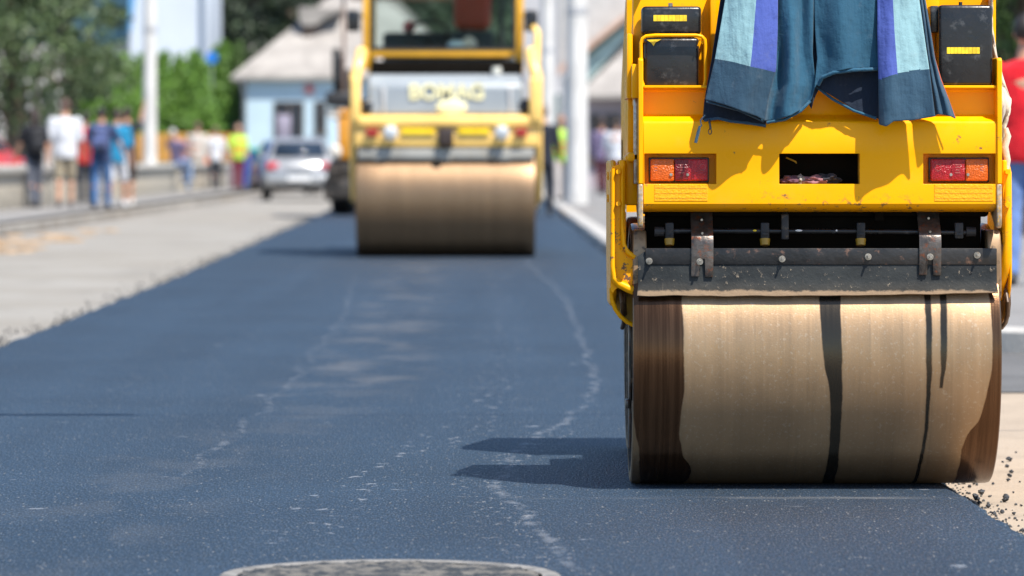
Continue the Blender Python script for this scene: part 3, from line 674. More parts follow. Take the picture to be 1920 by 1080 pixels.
# upper machine behind the hood
bm = newbm(); box(bm, XC-.44, XC+.44, YF+.62, YF+1.0, .45, .72, .02); link('platform', bm, M['yel'], NR)
bm = newbm(); prism_x(bm, [(YF+1.16, .72), (YF+1.14, 1.33), (YF+1.2, 1.345), (YF+1.3, 1.33), (YF+1.8, 1.09), (YF+1.84, .9), (YF+1.8, .76)], XC-.47, XC+.47); box(bm, XC-.47, XC+.47, YF+1.6, YF+1.8, .72, .95, .02); link('engine_cover', bm, M['yel'], NR)
bm = newbm(); box(bm, XC-.24, XC+.24, YF+.80, YF+1.12, .92, 1.01, .03, 3); box(bm, XC-.23, XC+.23, YF+1.04, YF+1.13, 1.0, 1.38, .03, 3); box(bm, XC-.12, XC+.12, YF+.85, YF+1.05, .70, .93, .01); link('seat', bm, M['blkrub'], NR)
bm = newbm(); pts = [(XC+.16*math.cos(i*math.pi/12), YF+.72+.05*math.sin(i*math.pi/12), 1.30+.12*math.sin(i*math.pi/12)*.5) for i in range(24)]; tube(bm, pts, .012, 8, closed=True)
tube(bm, [(XC, YF+.6, 1.1), (XC, YF+.72, 1.29)], .02, 10)
link('steering_wheel', bm, M['blk'], NR, ang=60)
bm = newbm(); tube(bm, [(fx(1200), YF+.19, 1.29), (fx(1200), YF+.02, 1.37), (fx(1210), YF+.0, 1.38), (fx(1860), YF+.0, 1.38), (fx(1868), YF+.02, 1.37), (fx(1868), YF+.19, 1.29)], .014, 12); link('hand_rail', bm, M['yel'], NR, ang=60)
for s in (-1, 1):
    bm = newbm(); prism_x(bm, [(YD+1.15, .72), (YD+1.62, .72), (YD+1.56, .52), (YD+1.4, .46), (YD+1.28, .46), (YD+1.18, .52)], XC+s*.462, XC+s*.49); link('yoke', bm, M['yel'], NR, bevel=.008)

# ------------------------------------------------------------------ clothes on the near roller
def drape(name, Lp, Rp, bot, cols, folds, depth, m, parent, top=-36, nv=70, sp=14, seam=None, bulge=.014):
    """Lp/Rp: (py, px) edges; bot: (u, py) hem; cols: list of (u, material index above seam)"""
    us = sorted(set([round(i/44, 4) for i in range(45)] + [c[0] for c in cols])); bm = newbm(); G = []
    for u in us:
        b = interp(bot, u); col = []
        sm = interp(seam, u) if seam else None
        pys = [lerp(top, b, j/nv) for j in range(nv+1)]
        if sm is not None:
            k = min(range(len(pys)), key=lambda i: abs(pys[i]-sm)); pys[k] = sm
        # over the rail and down the back
        for a in (150, 115, 80, 50, 25):
            zc = 1.38; r = max(.016, depth)
            col.append(bm.verts.new((fx(lerp(interp(Lp, top), interp(Rp, top), u)), YF+r*-math.cos(R(a)), zc+r*math.sin(R(a))-(.0 if a < 140 else .12))))
        for py in pys:
            px = lerp(interp(Lp, py), interp(Rp, py), u)
            v = (py+30)/260
            d = -(depth+.010*min(1, max(0, v*1.3)))
            for kf, ph, am, sl in folds: d += 1.1*am*math.sin(kf*u*6.283+ph+sl*v)*(0.35+.65*v)
            d += .009*noise.noise((u*3+ph, v*2.5, depth*30))+.0012*noise.noise((u*9, v*6, depth*70))
            d -= bulge*math.sin(math.pi*u)**.6
            col.append(bm.verts.new((fx(px), YF+d, fz(py))))
        G.append((u, col, pys, sm))
    for (u0, A, P, s0), (u1, B, _, s1) in zip(G, G[1:]):
        um = (u0+u1)/2; mi = 0
        for c in cols:
            if um > c[0]: mi = c[1]
        for j in range(len(A)-1):
            f = bm.faces.new((A[j], A[j+1], B[j+1], B[j])); jj = j-5
            f.material_index = mi if (not seam or jj < 0 or (P[jj]+.01 < s0)) else cols[0][2] if len(cols[0]) > 2 else mi
    o = link(name, bm, m, parent, ang=180, solid=.0035, off=0)
    s = o.modifiers.new('sub', 'SUBSURF'); s.levels = s.render_levels = 1
    return o
K = {'lb': cloth('light_blue_cloth', (.24, .41, .45), var=.06), 'pu': cloth('violet_blue_cloth', (.065, .10, .36)), 'sl': cloth('slate_blue_cloth', (.026, .066, .108)), 'te': cloth('teal_blue_cloth', (.022, .092, .155)), 'nv': cloth('navy_lining', (.010, .018, .035)), 'red': cloth('red_piping', (.6, .1, .04)), 'bg': cloth('beige_cloth', (.60, .51, .40))}
J = thing('work_jacket', 'navy and teal work clothes with light blue and violet panels draped over the near roller', 'work jacket', (XC, YF-.04, 1.0))
# back lining, dark
drape('lining', [(-36, 1352), (0, 1350), (110, 1334), (190, 1320), (226, 1317)], [(-36, 1460), (150, 1450), (232, 1436)], [(0, 226), (.25, 222), (.5, 229), (.8, 232), (1, 240)], [(0, 0)], [(2, 0, .003, 2)], .002, K['nv'], J, bulge=.004)
# left sleeve
drape('sleeve', [(-36, 1362), (0, 1358), (110, 1339), (186, 1321), (200, 1320)], [(-36, 1457), (60, 1456), (130, 1453), (180, 1440), (228, 1432)], [(0, 188), (.15, 192), (.35, 199), (.6, 210), (.85, 219), (1, 228)],
      [(0, 0, 2), (.58, 1)], [(1, .4, .012, .5), (2.3, 1, .004, 2)], .050, [K['lb'], K['pu'], K['sl']], J, seam=[(0, 111), (.3, 117), (.6, 127), (1, 136)])
# body folds
drape('jacket_body', [(-36, 1447), (60, 1448), (110, 1446), (170, 1436), (226, 1424)], [(-36, 1524), (100, 1522), (160, 1528), (200, 1516)], [(0, 227), (.3, 226), (.6, 217), (.85, 204), (1, 188)],
      [(0, 0)], [(1.6, 1.2, .019, -2.2), (2.6, 2, .005, 3)], .026, K['te'], J)
drape('jacket_body', [(-36, 1500), (60, 1500), (120, 1508), (190, 1514)], [(-36, 1552), (110, 1550), (150, 1545), (200, 1530)], [(0, 192), (.4, 205), (1, 150)], [(0, 0)], [(1.5, 0, .003, 1)], .004, K['nv'], J, bulge=.003)
drape('jacket_tail', [(-36, 1518), (0, 1524), (60, 1526), (110, 1530), (150, 1526), (170, 1524)], [(-36, 1645), (60, 1642), (125, 1646), (200, 1647)], [(0, 168), (.08, 150), (.2, 138), (.5, 130), (1, 127)],
      [(0, 0)], [(1.5, .9, .019, -.8), (2.1, 0, .005, 2)], .038, K['te'], J)
drape('lining', [(-36, 1560), (100, 1534), (160, 1530), (230, 1560)], [(-36, 1648), (150, 1648), (230, 1648)], [(0, 165), (.3, 190), (.6, 212), (1, 224)], [(0, 0)], [(1.2, 2, .004, 2)], .010, K['nv'], J, bulge=.004)
# right sleeve
drape('sleeve', [(-36, 1642), (60, 1641), (140, 1643), (236, 1644)], [(-36, 1716), (0, 1720), (60, 1728), (130, 1738), (220, 1749)], [(0, 234), (.12, 238), (.25, 228), (.6, 226), (1, 219)],
      [(0, 1, 2), (.36, 0)], [(1, 3.3, .012, .5), (2.2, .5, .004, 2)], .054, [K['lb'], K['pu'], K['sl']], J, seam=[(0, 150), (.35, 139), (.6, 134), (1, 130)])
drape('jacket_front', [(-36, 1714), (0, 1718), (60, 1726), (130, 1737), (220, 1747)], [(-36, 1726), (0, 1732), (60, 1742), (110, 1750), (150, 1761), (190, 1777), (222, 1788)], [(0, 219), (.2, 215), (.5, 216), (.8, 219), (1, 223)],
      [(0, 0)], [(2, 0, .006, 2)], .032, K['sl'], J)
def hem(pts, r, m, name='hem'):
    bm = newbm(); P = []
    for a, b in zip(pts, pts[1:]):
        for i in range(8): P.append(tuple(lerp(a[k], b[k], i/8) for k in range(3)))
    P.append(pts[-1]); tube(bm, [(fx(a), YF+d, fz(p)) for a, p, d in P], [r*(1+.25*noise.noise((i*.9, 0, 0))) for i in range(len(P))], 8); return link(name, bm, m, J, ang=80)
hem([(1532, 160, -.040), (1539, 146, -.050), (1560, 137, -.060), (1600, 132, -.060), (1644, 130, -.044)], .0052, K['te'])
hem([(1436, 230, -.034), (1470, 224, -.040), (1500, 208, -.036), (1518, 190, -.028)], .004, K['te'])
hem([(1530, 163, -.016), (1560, 186, -.022), (1600, 208, -.024), (1642, 222, -.024)], .0036, K['te'])
hem([(1323, 191, -.05), (1352, 199, -.056), (1385, 208, -.054), (1430, 228, -.045)], .0028, K['sl'])
hem([(1319, 226, -.03), (1345, 222, -.034), (1370, 228, -.034), (1400, 231, -.034), (1434, 236, -.03)], .0036, K['sl'])
hem([(1727, -34, -.03), (1732, 0, -.03), (1742, 60, -.032), (1750, 110, -.036), (1762, 150, -.036), (1777, 190, -.036), (1789, 222, -.036)], .0015, K['red'], 'zip_tape')
hem([(1403, 132, -.0765), (1404, 160, -.0775), (1402, 190, -.0765), (1400, 212, -.0745)], .0011, K['sl'], 'seam')
bm = newbm(); tube(bm, [(fx(a), YF-.04, fz(p)) for a, p in ((1321, 216), (1312, 226), (1314, 236), (1309, 240))], .002, 6); tube(bm, [(fx(a), YF-.04, fz(p)) for a, p in ((1311, 236), (1308, 248), (1303, 268))], [.003, .0042, .004], 8); link('drawstring', bm, K['sl'], J, ang=60)
bm = newbm(); tube(bm, [(fx(1328), YF-.035, fz(224)), (fx(1330), YF-.04, fz(234)), (fx(1331), YF-.04, fz(243))], .003, 6); pts = [(fx(1330)+.004*math.cos(i*.63), YF-.04, fz(247)+.007*math.sin(i*.63)) for i in range(10)]; tube(bm, pts, .0014, 5, closed=True); link('zip_pull', bm, M['blk'], J, ang=60)
# beige garment on the right side of the roller
BJ = thing('beige_garment', 'crumpled beige garment hanging beside the right black housing', 'garment', (fx(1885), YF+.1, 1.0))
bm = newbm(); G = []
for i in range(25):
    u = i/24; col = []
    for j in range(60):
        v = j/59; py = lerp(-20, 238+34*math.sin(u*2.4), v)
        l = 1860; r = interp([(-20, 1858), (60, 1864), (110, 1880), (160, 1893), (185, 1905), (210, 1901), (240, 1893), (280, 1890)], py)
        px = lerp(l, r, u); d = .10+.03*math.sin(u*7+v*3)+.03*noise.noise((u*4, v*6, 2))+.012*noise.noise((u*13, v*15, 2))+.1*u
        col.append(bm.verts.new((fx(px+2*noise.noise((v*9, u, 4)), .1), YF+d, fz(py, .1))))
    G.append(col)
for A, B in zip(G, G[1:]):
    for j in range(59): bm.faces.new((A[j], A[j+1], B[j+1], B[j]))
link('cloth', bm, K['bg'], BJ, ang=180, solid=.006, off=0)
bm = newbm(); tube(bm, [(fx(a, .1), YF+.1, fz(p, .1)) for a, p in ((1886, 240), (1890, 255), (1884, 275), (1889, 300), (1886, 330), (1882, 352))], [.006, .009, .010, .009, .007, .004], 10); link('strap', bm, K['bg'], BJ, ang=60)
# rags lying in the middle opening
def rag(name, label, px, w, h, m, seed):
    bm = newbm(); bmesh.ops.create_icosphere(bm, subdivisions=4, radius=1)
    for v in bm.verts:
        k = 1+.5*noise.noise(v.co*1.6+Vector((seed*5, 0, 0)))+.22*noise.noise(v.co*4+Vector((0, seed, 0)))
        v.co = Vector((v.co.x*w*k, v.co.y*.035*k, max(v.co.z, -.75)*h*k))
    z0 = min(v.co.z for v in bm.verts)
    bmesh.ops.translate(bm, vec=Vector((fx(px), YF+.06, fz(347)-z0)), verts=bm.verts)
    return tag(link(name, bm, m, None, ang=60), label, 'rag')
rag('rag', 'dull mauve rag at the left of the middle bumper opening', 1486, .026, .012, cloth('mauve_cloth', (.12, .05, .07)), 1)
rag('rag', 'pinkish rag bunched in the middle bumper opening', 1530, .04, .014, cloth('pink_cloth', (.30, .13, .14)), 2)
rag('rag', 'pale grey scrap of rag between the mauve and pink ones', 1503, .014, .013, cloth('pale_cloth', (.35, .32, .28)), 3)
rag('rag', 'dark patterned rag at the right of the middle bumper opening', 1556, .028, .014, cloth('dark_cloth', (.025, .022, .03)), 4)

# ------------------------------------------------------------------ far roller
YG = 39.97
gx = lambda px, dy=0: X(px, YG-.5+dy)
gz = lambda py, dy=0: Z(py, YG-.5+dy)
GX = (gx(667)+gx(1003.5))/2
FR = thing('road_roller', 'out of focus yellow tandem roller with a glazed cab, working further along the asphalt', 'road roller', (GX, YG+1.6, 0))
YB = YG-.5
M['drumC'] = drum_mat('far_drum_steel', tan=(.235, .15, .085), bands=False)
drum('drum', GX, YG, .51, .80, M['drumC'], FR, M['drumside']); drum('drum', GX, YG+3.3, .51, .80, M['drumC'], FR, M['drumside'])
gl, gr = gx(656), gx(1020)
bm = newbm(); box(bm, gx(670), gx(1002), YB+.082, YB+.12, gz(299), gz(278), .01); box(bm, gx(660), gx(1012), YB+.2, YB+.8, gz(276), gz(255), .02)
for a in (712, 835, 945): box(bm, gx(a-12), gx(a+12), YB+.08, YB+.11, gz(301), gz(279), .01)
link('scraper', bm, mat('grey_scraper', (.33, .32, .29), .6, dirt=(.3, .26, .2), dirt_amt=.4), FR)
bm = newbm(); box(bm, gl, gr, YB+.04, YB+.24, gz(240), gz(216), .04, 4); link('bumper_tube', bm, M['yel2'], FR, ang=60)
bm = newbm(); box(bm, gx(664), gx(1010), YB+.075, YB+.5, gz(275), gz(239), .015)
link('bumper', bm, M['yel2'], FR)
for a, b2 in ((752, 815), (859, 918)):
    bm = newbm(); box(bm, gx(a), gx(b2), YB+.05, YB+.07, gz(252), gz(241), .002); link('reflective_strip', bm, mat('bright_yellow_strip', (.95, .62, .01), .4), FR)
for a, b2 in ((686, 708), (966, 988)):
    bm = newbm(); box(bm, gx(a), gx(b2), YB+.02, YB+.07, gz(255), gz(243), .006); link('tail_light', bm, M['glass_red'], FR)
for a in (732, 941):
    bm = newbm(); cone(bm, (gx(a), YB+.0, gz(249)), (gx(a), YB+.08, gz(249)), .065, .055, 24); o = link('work_light', bm, M['chrome'], FR, ang=30)
    bm = newbm(); ball(bm, (gx(a), YB-.0, gz(248)), .06, (1, .35, 1)); link('lens', bm, mat('dull_lens', (.5, .52, .54), .35), o, ang=60)
bm = newbm(); box(bm, gx(821), gx(850), YB+.02, YB+.2, gz(274), gz(240), .02); cone(bm, (gx(835), YB-.02, gz(262)), (gx(835), YB, gz(262)), .04, n=16); link('tow_hitch', bm, mat('brown_black_steel', (.04, .025, .02), .5), FR)
for s, a, b2 in ((-1, 656, 680), (1, 992, 1018)):
    bm = newbm(); box(bm, gx(a), gx(a+20 if s < 0 else b2), YB+.02, YB+.16, gz(230), gz(145), .03, 3)
    tube(bm, [(gx(a+8 if s < 0 else b2-10), YB+.1, gz(150)), (gx(a+16 if s < 0 else b2-18), YB+.14, gz(122)), (gx(a+20 if s < 0 else b2-22), YB+.3, gz(95))], .055, 10)
    xx = GX+s*.83
    link('fender_frame', bm, M['yel2'], FR, ang=50)
    bm = newbm(); prism_x(bm, [(YB+.1, gz(235)), (YB+.9, gz(235)), (YB+.8, gz(330)), (YB+.62, gz(380)), (YB+.4, gz(380)), (YB+.22, gz(320))], xx-.03, xx+.035); link('yoke', bm, M['yel2'], FR, bevel=.02)
    bm = newbm(); prism_x(bm, [(YG+2.9, 1.1), (YG+3.8, 1.1), (YG+3.6, .5), (YG+3.3, .4), (YG+3.05, .5)], xx-.03, xx+.035); link('yoke', bm, M['yel2'], FR, bevel=.02)
# grey engine hood with lettering and oval badge
bm = newbm(); prism_x(bm, [(YB+.12, gz(216)), (YB+.14, gz(160)), (YB+.24, gz(143)), (YB+.5, gz(136)), (YB+1.0, gz(136)), (YB+1.0, gz(216))], gx(688), gx(983))
hd = link('engine_hood', bm, mat('grey_hood', (.27, .30, .325), .45, var=.06), FR, bevel=.03)
bm = newbm(); box(bm, gx(716), gx(722), YB+.11, YB+.13, gz(212), gz(162), .003); box(bm, gx(954), gx(960), YB+.11, YB+.13, gz(212), gz(162), .003); link('trim', bm, mat('pale_trim', (.5, .5, .5), .5), hd)
cu = bpy.data.curves.new('lettering', 'FONT'); cu.body = 'BOMAG'; cu.align_x = 'CENTER'; cu.align_y = 'CENTER'; cu.size = .24; cu.extrude = .004; cu.offset = .008; cu.space_character = 1.02
lt_ = bpy.data.objects.new('lettering', cu); C.objects.link(lt_); lt_.rotation_euler = (R(90), 0, 0); lt_.location = (gx(837), YB+.122, gz(173)); lt_.scale = (.78, .8, 1); cu.materials.append(mat('cream_letter', (.85, .78, .45), .5))
bpy.context.view_layer.update()
lm_ = bpy.data.meshes.new_from_object(lt_); bpy.data.objects.remove(lt_); lt_ = bpy.data.objects.new('lettering', lm_); C.objects.link(lt_); lt_.rotation_euler = (R(90), 0, 0); lt_.location = (gx(837), YB+.122, gz(173)); lt_.scale = (.78, .8, 1)
lt_.parent = FR; lt_.matrix_parent_inverse = world(FR).inverted()
bm = newbm(); ball(bm, (gx(846), YB+.12, gz(201)), .14, (1, .12, .5), 24); link('badge', bm, MC['cream_letter'], hd, ang=60)
bm = newbm(); box(bm, gx(692), gx(980), YB+.45, YB+1.1, gz(138), gz(112), .01); box(bm, gx(682), gx(985), YB+.4, YB+3.0, .5, .95, .02); link('body', bm, M['dark'], FR)
bm = newbm(); cone(bm, (gx(931), YB+.3, gz(138)), (gx(931), YB+.3, gz(124)), .045); link('filler_cap', bm, M['chrome'], FR, ang=30)
# cab
cy0, cy1 = YB+.62, YB+2.3
gcx = lambda px: X(px, cy0); gcz = lambda py: Z(py, cy0)
CYM = mat('cab_yellow', (.80, .40, .02), .35, coat=.3)
for a, b2 in ((680, 694), (967, 982)):
    for u0, u1, zb in ((cy0, cy0+.09, gcz(130)), (cy1-.09, cy1, .95)):
        bm = newbm(); box(bm, gcx(a), gcx(b2), u0, u1, zb, 2.75, .015); link('cab_post', bm, CYM, FR)
for u0, u1, zb, zt in ((cy0, cy0+.08, gcz(108), gcz(92)), (cy1-.08, cy1, 1.5, 1.58)):
    bm = newbm(); box(bm, gcx(694), gcx(967), u0, u1, zb, zt, .02); link('cab_rail', bm, CYM, FR)
bm = newbm(); box(bm, gcx(672), gcx(990), cy0-.1, cy1+.15, 2.70, 2.84, .04, 3); link('cab_roof', bm, mat('cream_roof', (.75, .68, .5), .5), FR)
def glassmat():
    m, t, b = nt('cab_glass'); b.inputs['Base Color'].default_value = (.6, .72, .7, 1); b.inputs['Roughness'].default_value = .03; b.inputs['Transmission Weight'].default_value = 1; b.inputs['IOR'].default_value = 1.1; return m
GL = glassmat()
bm = newbm(); box(bm, gcx(695), gcx(966), cy0+.03, cy0+.036, gcz(91), 2.68); link('window', bm, GL, FR)
bm = newbm(); box(bm, gcx(695), gcx(966), cy0-.01, cy0+.03, gcz(92)-.005, gcz(88)); box(bm, gcx(694), gcx(699), cy0-.01, cy0+.03, gcz(91), 2.68); box(bm, gcx(962), gcx(967), cy0-.01, cy0+.03, gcz(91), 2.68); link('window_seal', bm, M['blkrub'], FR)
bm = newbm(); box(bm, gcx(850), gcx(920), cy0+.5, cy0+.66, 2.06, 2.62, .07, 3); link('seat', bm, mat('red_seat', (.38, .045, .02), .6), FR, ang=50)
bm = newbm(); box(bm, gcx(705), gcx(960), cy0+.15, cy1-.15, 1.42, 1.5, .02); box(bm, gcx(712), gcx(850), cy0+.9, cy0+1.2, 1.5, 2.05, .04); box(bm, gcx(790), gcx(960), cy0+.3, cy0+.45, 1.5, 1.85, .03); box(bm, gcx(846), gcx(925), cy0+.48, cy0+1.1, 1.5, 2.05, .03); box(bm, gcx(935), gcx(945), cy0+.8, cy0+.9, 1.5, 2.6, .01)
link('cab_interior', bm, mat('dark_grey_interior', (.025, .027, .03), .5), FR)
bm = newbm(); pts = [(gcx(800)+.19*math.cos(i*math.pi/12), cy0+.75+.06*math.sin(i*math.pi/12), 2.02+.13*math.sin(i*math.pi/12)) for i in range(24)]; tube(bm, pts, .016, 8, closed=True); tube(bm, [(gcx(800), cy0+.95, 1.6), (gcx(800), cy0+.76, 2.0)], .025); link('steering_wheel', bm, M['blkrub'], FR, ang=60)
for nm, lab, px, py, r, m, sc in (('bottle', 'white and blue bottle lying on the cab shelf of the far roller', 857, 80, .1, mat('pale_bag', (.7, .75, .8), .5), (1, .6, .55)), ('helmet', 'pink red hat behind the left of the far roller cab window', 762, 68, .06, mat('pinkred', (.6, .12, .12), .5), (1, 1, 1)), ('paper_bag', 'cream paper bag on the shelf in the far roller cab', 878, 76, .075, mat('cream_bag', (.75, .6, .5), .7), (1, .8, 1.0))):
    bm = newbm(); ball(bm, (0, 0, 0), r, sc, 14); 
    for v in bm.verts: v.co *= 1+.25*noise.noise(v.co*12+Vector((px, 0, 0)))
    o = tag(link(nm, bm, m, None, ang=60), lab, nm.replace('_', ' ')); o.location = (gcx(px), cy0+.32 if px > 800 else cy0+.4, 1.85+r*sc[2]*.95 if px > 800 else gcz(py))
    if px < 800:
        o.location = (gcx(px), cy0+1.0, 2.05+r*.9)
bm = newbm(); tube(bm, [(gx(1005), YB+.3, gz(200)), (gx(1008), YB+.3, gz(60)), (gx(1003), YB+.35, gz(50)), (gx(996), YB+.6, gz(50))], .03, 10); link('hand_rail', bm, M['yel2'], FR, ang=60)
for s, a in ((-1, 664), (1, 996)):
    bm = newbm(); tube(bm, [(gcx(680 if s < 0 else 982), cy0, gcz(30)), (gcx(a), cy0-.15, gcz(35))], .012, 8); box(bm, gcx(a)-.06, gcx(a)+.06, cy0-.2, cy0-.15, gcz(60), gcz(20), .02); link('mirror', bm, M['blk'], FR, ang=50)
    bm = newbm(); ball(bm, (gx(686 if s < 0 else 984), YB+.15, gz(201)), .08, (1, .5, 1)); link('side_lamp', bm, M['blk'], FR, ang=60)

# ------------------------------------------------------------------ asphalt paver beyond
YP = 70.0; px_ = lambda p: X(p, YP); pz_ = lambda p: Z(p, YP)
AP = thing('asphalt_paver', 'dark asphalt paver with an orange flank and black seat tower, left of the far roller', 'paver', (px_(640), YP+2, -.0))
bm = newbm(); box(bm, px_(645), px_(905), YP+.3, YP+5, pz_(300), pz_(200), .04); link('body', bm, mat('orange_body', (.62, .26, .02), .4, coat=.2), AP)
bm = newbm(); box(bm, px_(634), px_(660), YP, YP+.3, pz_(298), pz_(205), .02); link('side_panel', bm, MC['orange_body'], AP)
bm = newbm(); box(bm, px_(612), px_(640), YP+.1, YP+1.4, pz_(216), pz_(203), .03); box(bm, px_(618), px_(655), YP, YP+3, pz_(222), pz_(212), .02); link('console', bm, mat('pale_cover', (.6, .55, .48), .6), AP)
bm = newbm(); box(bm, px_(610), px_(662), YP, YP+2.2, pz_(199), pz_(172), .04); box(bm, px_(622), px_(648), YP+.5, YP+1.0, pz_(190), pz_(145), .05, 3); box(bm, px_(619), px_(634), YP+.8, YP+.95, pz_(150), pz_(88), .05, 3); box(bm, px_(637), px_(663), YP+.4, YP+.9, pz_(192), pz_(128), .08, 3); box(bm, px_(622), px_(640), YP+.3, YP+.7, pz_(160), pz_(100), .06, 3); link('seat', bm, M['blkrub'], AP, ang=50)
bm = newbm(); box(bm, px_(640), px_(646), YP+.3, YP+.4, pz_(190), 3.6, .01); box(bm, px_(646), px_(905), YP+.2, YP+3, 3.5, 3.62, .03); link('canopy', bm, mat('brown_canopy', (.2, .13, .1), .6), AP)
bm = newbm(); box(bm, px_(608), px_(900), YP-.3, YP+1.0, pz_(372), pz_(335), .03); box(bm, px_(615), px_(890), YP-.15, YP+.9, pz_(335), pz_(306), .03)
for k in range(4): tube(bm, [(px_(614+k*7), YP-.32, pz_(345)), (px_(617+k*7), YP-.36, pz_(322)), (px_(622+k*6), YP-.2, pz_(306))], .02, 6)
link('screed', bm, mat('sooty_steel', (.045, .04, .036), .45, .3, var=.5, scale=6, dirt=(.22, .17, .13), dirt_amt=.5), AP)
for yy in (1.4, 3.6):
    bm = newbm(); lathe_x(bm, [(-.16, 0), (-.16, .4), (-.12, .46), (.12, .46), (.16, .4), (.16, 0)], px_(634), YP+yy, .46, 36); w = link('wheel', bm, M['blkrub'], AP, ang=30)
    bm = newbm(); cone(bm, (px_(634)-.175, YP+yy, .46), (px_(634)-.15, YP+yy, .46), .2, .22, 20); link('rim', bm, M['yel2'], w, ang=30)
bm = newbm(); ball(bm, (px_(630), YP-.25, pz_(285)), .10, (1, .7, 1.2)); link('lamp', bm, MC['pale_cover'], AP, ang=60)

# ------------------------------------------------------------------ cars
def car(label, loc, rz, colm, plate=True):
    T = thing('parked_car' if 'parked' in label else 'car', label, 'car', loc, rz)
    W2 = .83
    def P(x, y, z): return (loc[0]+x*math.cos(rz)-y*math.sin(rz), loc[1]+x*math.sin(rz)+y*math.cos(rz), loc[2]+z)
    def put(name, bm, m, par=T, **k):
        bmesh.ops.transform(bm, matrix=Matrix.Translation(loc) @ Matrix.Rotation(rz, 4, 'Z'), verts=bm.verts); return link(name, bm, m, par, **k)
    # body: sections along y (rear at y=0, towards camera), loft of rounded profile
    bm = newbm(); secs = [(0.0, .40, .62, .74), (.06, .30, .84, .80), (.25, .24, .97, .83), (1.0, .22, .98, .84), (2.6, .22, .97, .84), (3.3, .22, .93, .83), (3.9, .26, .80, .78), (4.05, .36, .66, .68)]
    rings = []
    for y, zb, zt, w in secs:
        pts = [(-w*.8, zb), (-w*.98, zb+.1), (-w, lerp(zb, zt, .5)), (-w*.96, zt-.10), (-w*.84, zt), (0, zt+.02), (w*.84, zt), (w*.96, zt-.10), (w, lerp(zb, zt, .5)), (w*.98, zb+.1), (w*.8, zb)]
        rings.append([bm.verts.new((x, y, z)) for x, z in pts])
    for A, B in zip(rings, rings[1:]):
        for k in range(len(A)): bm.faces.new((A[k], A[(k+1) % len(A)], B[(k+1) % len(A)], B[k]))
    bm.faces.new(rings[0][::-1]); bm.faces.new(rings[-1])
    put('body', bm, colm, ang=45)
    bm = newbm(); rings = []
    for y, z, w in ((.22, .95, .72), (.62, 1.36, .58), (.9, 1.43, .57), (1.9, 1.42, .57), (2.35, 1.32, .58), (2.95, .95, .70)):
        rings.append([bm.verts.new((x, y, zz)) for x, zz in ((-.74, .93), (-w, z), (w, z), (.74, .93))] if y not in (.22, 2.95) else [bm.verts.new((x, y, zz)) for x, zz in ((-w, .92), (-w, z), (w, z), (w, .92))])
    for A, B in zip(rings, rings[1:]):
        for k in range(4): bm.faces.new((A[k], A[(k+1) % 4], B[(k+1) % 4], B[k]))
    bm.faces.new(rings[0][::-1]); bm.faces.new(rings[-1])
    put('cabin', bm, colm, bevel=.04)
    gm = mat('dark_car_glass', (.02, .03, .045), .08)
    bm = newbm(); q = [(-.62, .275, .99), (.62, .275, .99), (.52, .60, 1.32), (-.52, .60, 1.32)]
    bm.faces.new([bm.verts.new((x, y-.02, z)) for x, y, z in q]); put('rear_window', bm, gm, solid=.01, off=0)
    for s in (-1, 1):
        bm = newbm(); bm.faces.new([bm.verts.new(p) for p in ((s*.745, .55, .97), (s*.745, 2.6, .97), (s*.60, 2.2, 1.31), (s*.60, .8, 1.34))]); put('side_window', bm, gm, solid=.01, off=0)
        bm = newbm(); box(bm, s*.60-.13, s*.60+.13, -.03+.02, .16, .70, .86, .03, 3); o = put('tail_light', bm, mat('car_red_lens', (.55, .02, .03), .15), ang=50)
        bm = newbm(); box(bm, s*.52-.04, s*.52+.04, -.025, .05, .72, .78, .01); put('reverse_lamp', bm, M['chrome'], o)
        for y in (.72, 3.25):
            bm = newbm(); lathe_x(bm, [(-.1, 0), (-.1, .26), (-.07, .30), (.07, .30), (.1, .26), (.1, 0)], s*.74, y, .30, 28); w = put('wheel', bm, M['blkrub'], ang=30)
            bm = newbm(); cone(bm, (s*.83, y, .30), (s*.845, y, .30), .19, .17, 20); put('rim', bm, mat('alloy', (.5, .5, .52), .3, .8), w, ang=30)
        bm = newbm(); box(bm, s*.86-.07, s*.86+.07, 2.3, 2.45, .95, 1.08, .03); put('mirror', bm, colm, ang=50)
    bm = newbm(); box(bm, -.76, .76, -.07, .12, .36, .58, .05, 3); put('bumper', bm, colm, ang=50)
    bm = newbm(); box(bm, -.6, .6, -.075, .0, .30, .38, .02); box(bm, -.3, .3, -.01, .02, .66, .7, .005); put('bumper_insert', bm, M['blkrub'])
    if plate: bm = newbm(); box(bm, -.26, .26, -.09, -.06, .44, .55, .003); put('number_plate', bm, mat('plate_white', (.7, .7, .7), .4))
    return T
car('silver hatchback driving away on the old road lane beside the paver', (X(561, 100), 100, -.05), R(3), mat('silver_paint', (.34, .345, .35), .3, .4, var=.04, coat=.5))
car('red car parked behind the low wall at the far left', (-9.55, 84, .05), R(70), mat('red_paint', (.45, .035, .02), .3, var=.05, coat=.5))
car('dark blue car ahead of the silver hatchback beside the pale blue house', (X(545, 118), 118, -.05), R(8), mat('blue_paint', (.03, .07, .2), .3, var=.05, coat=.5))

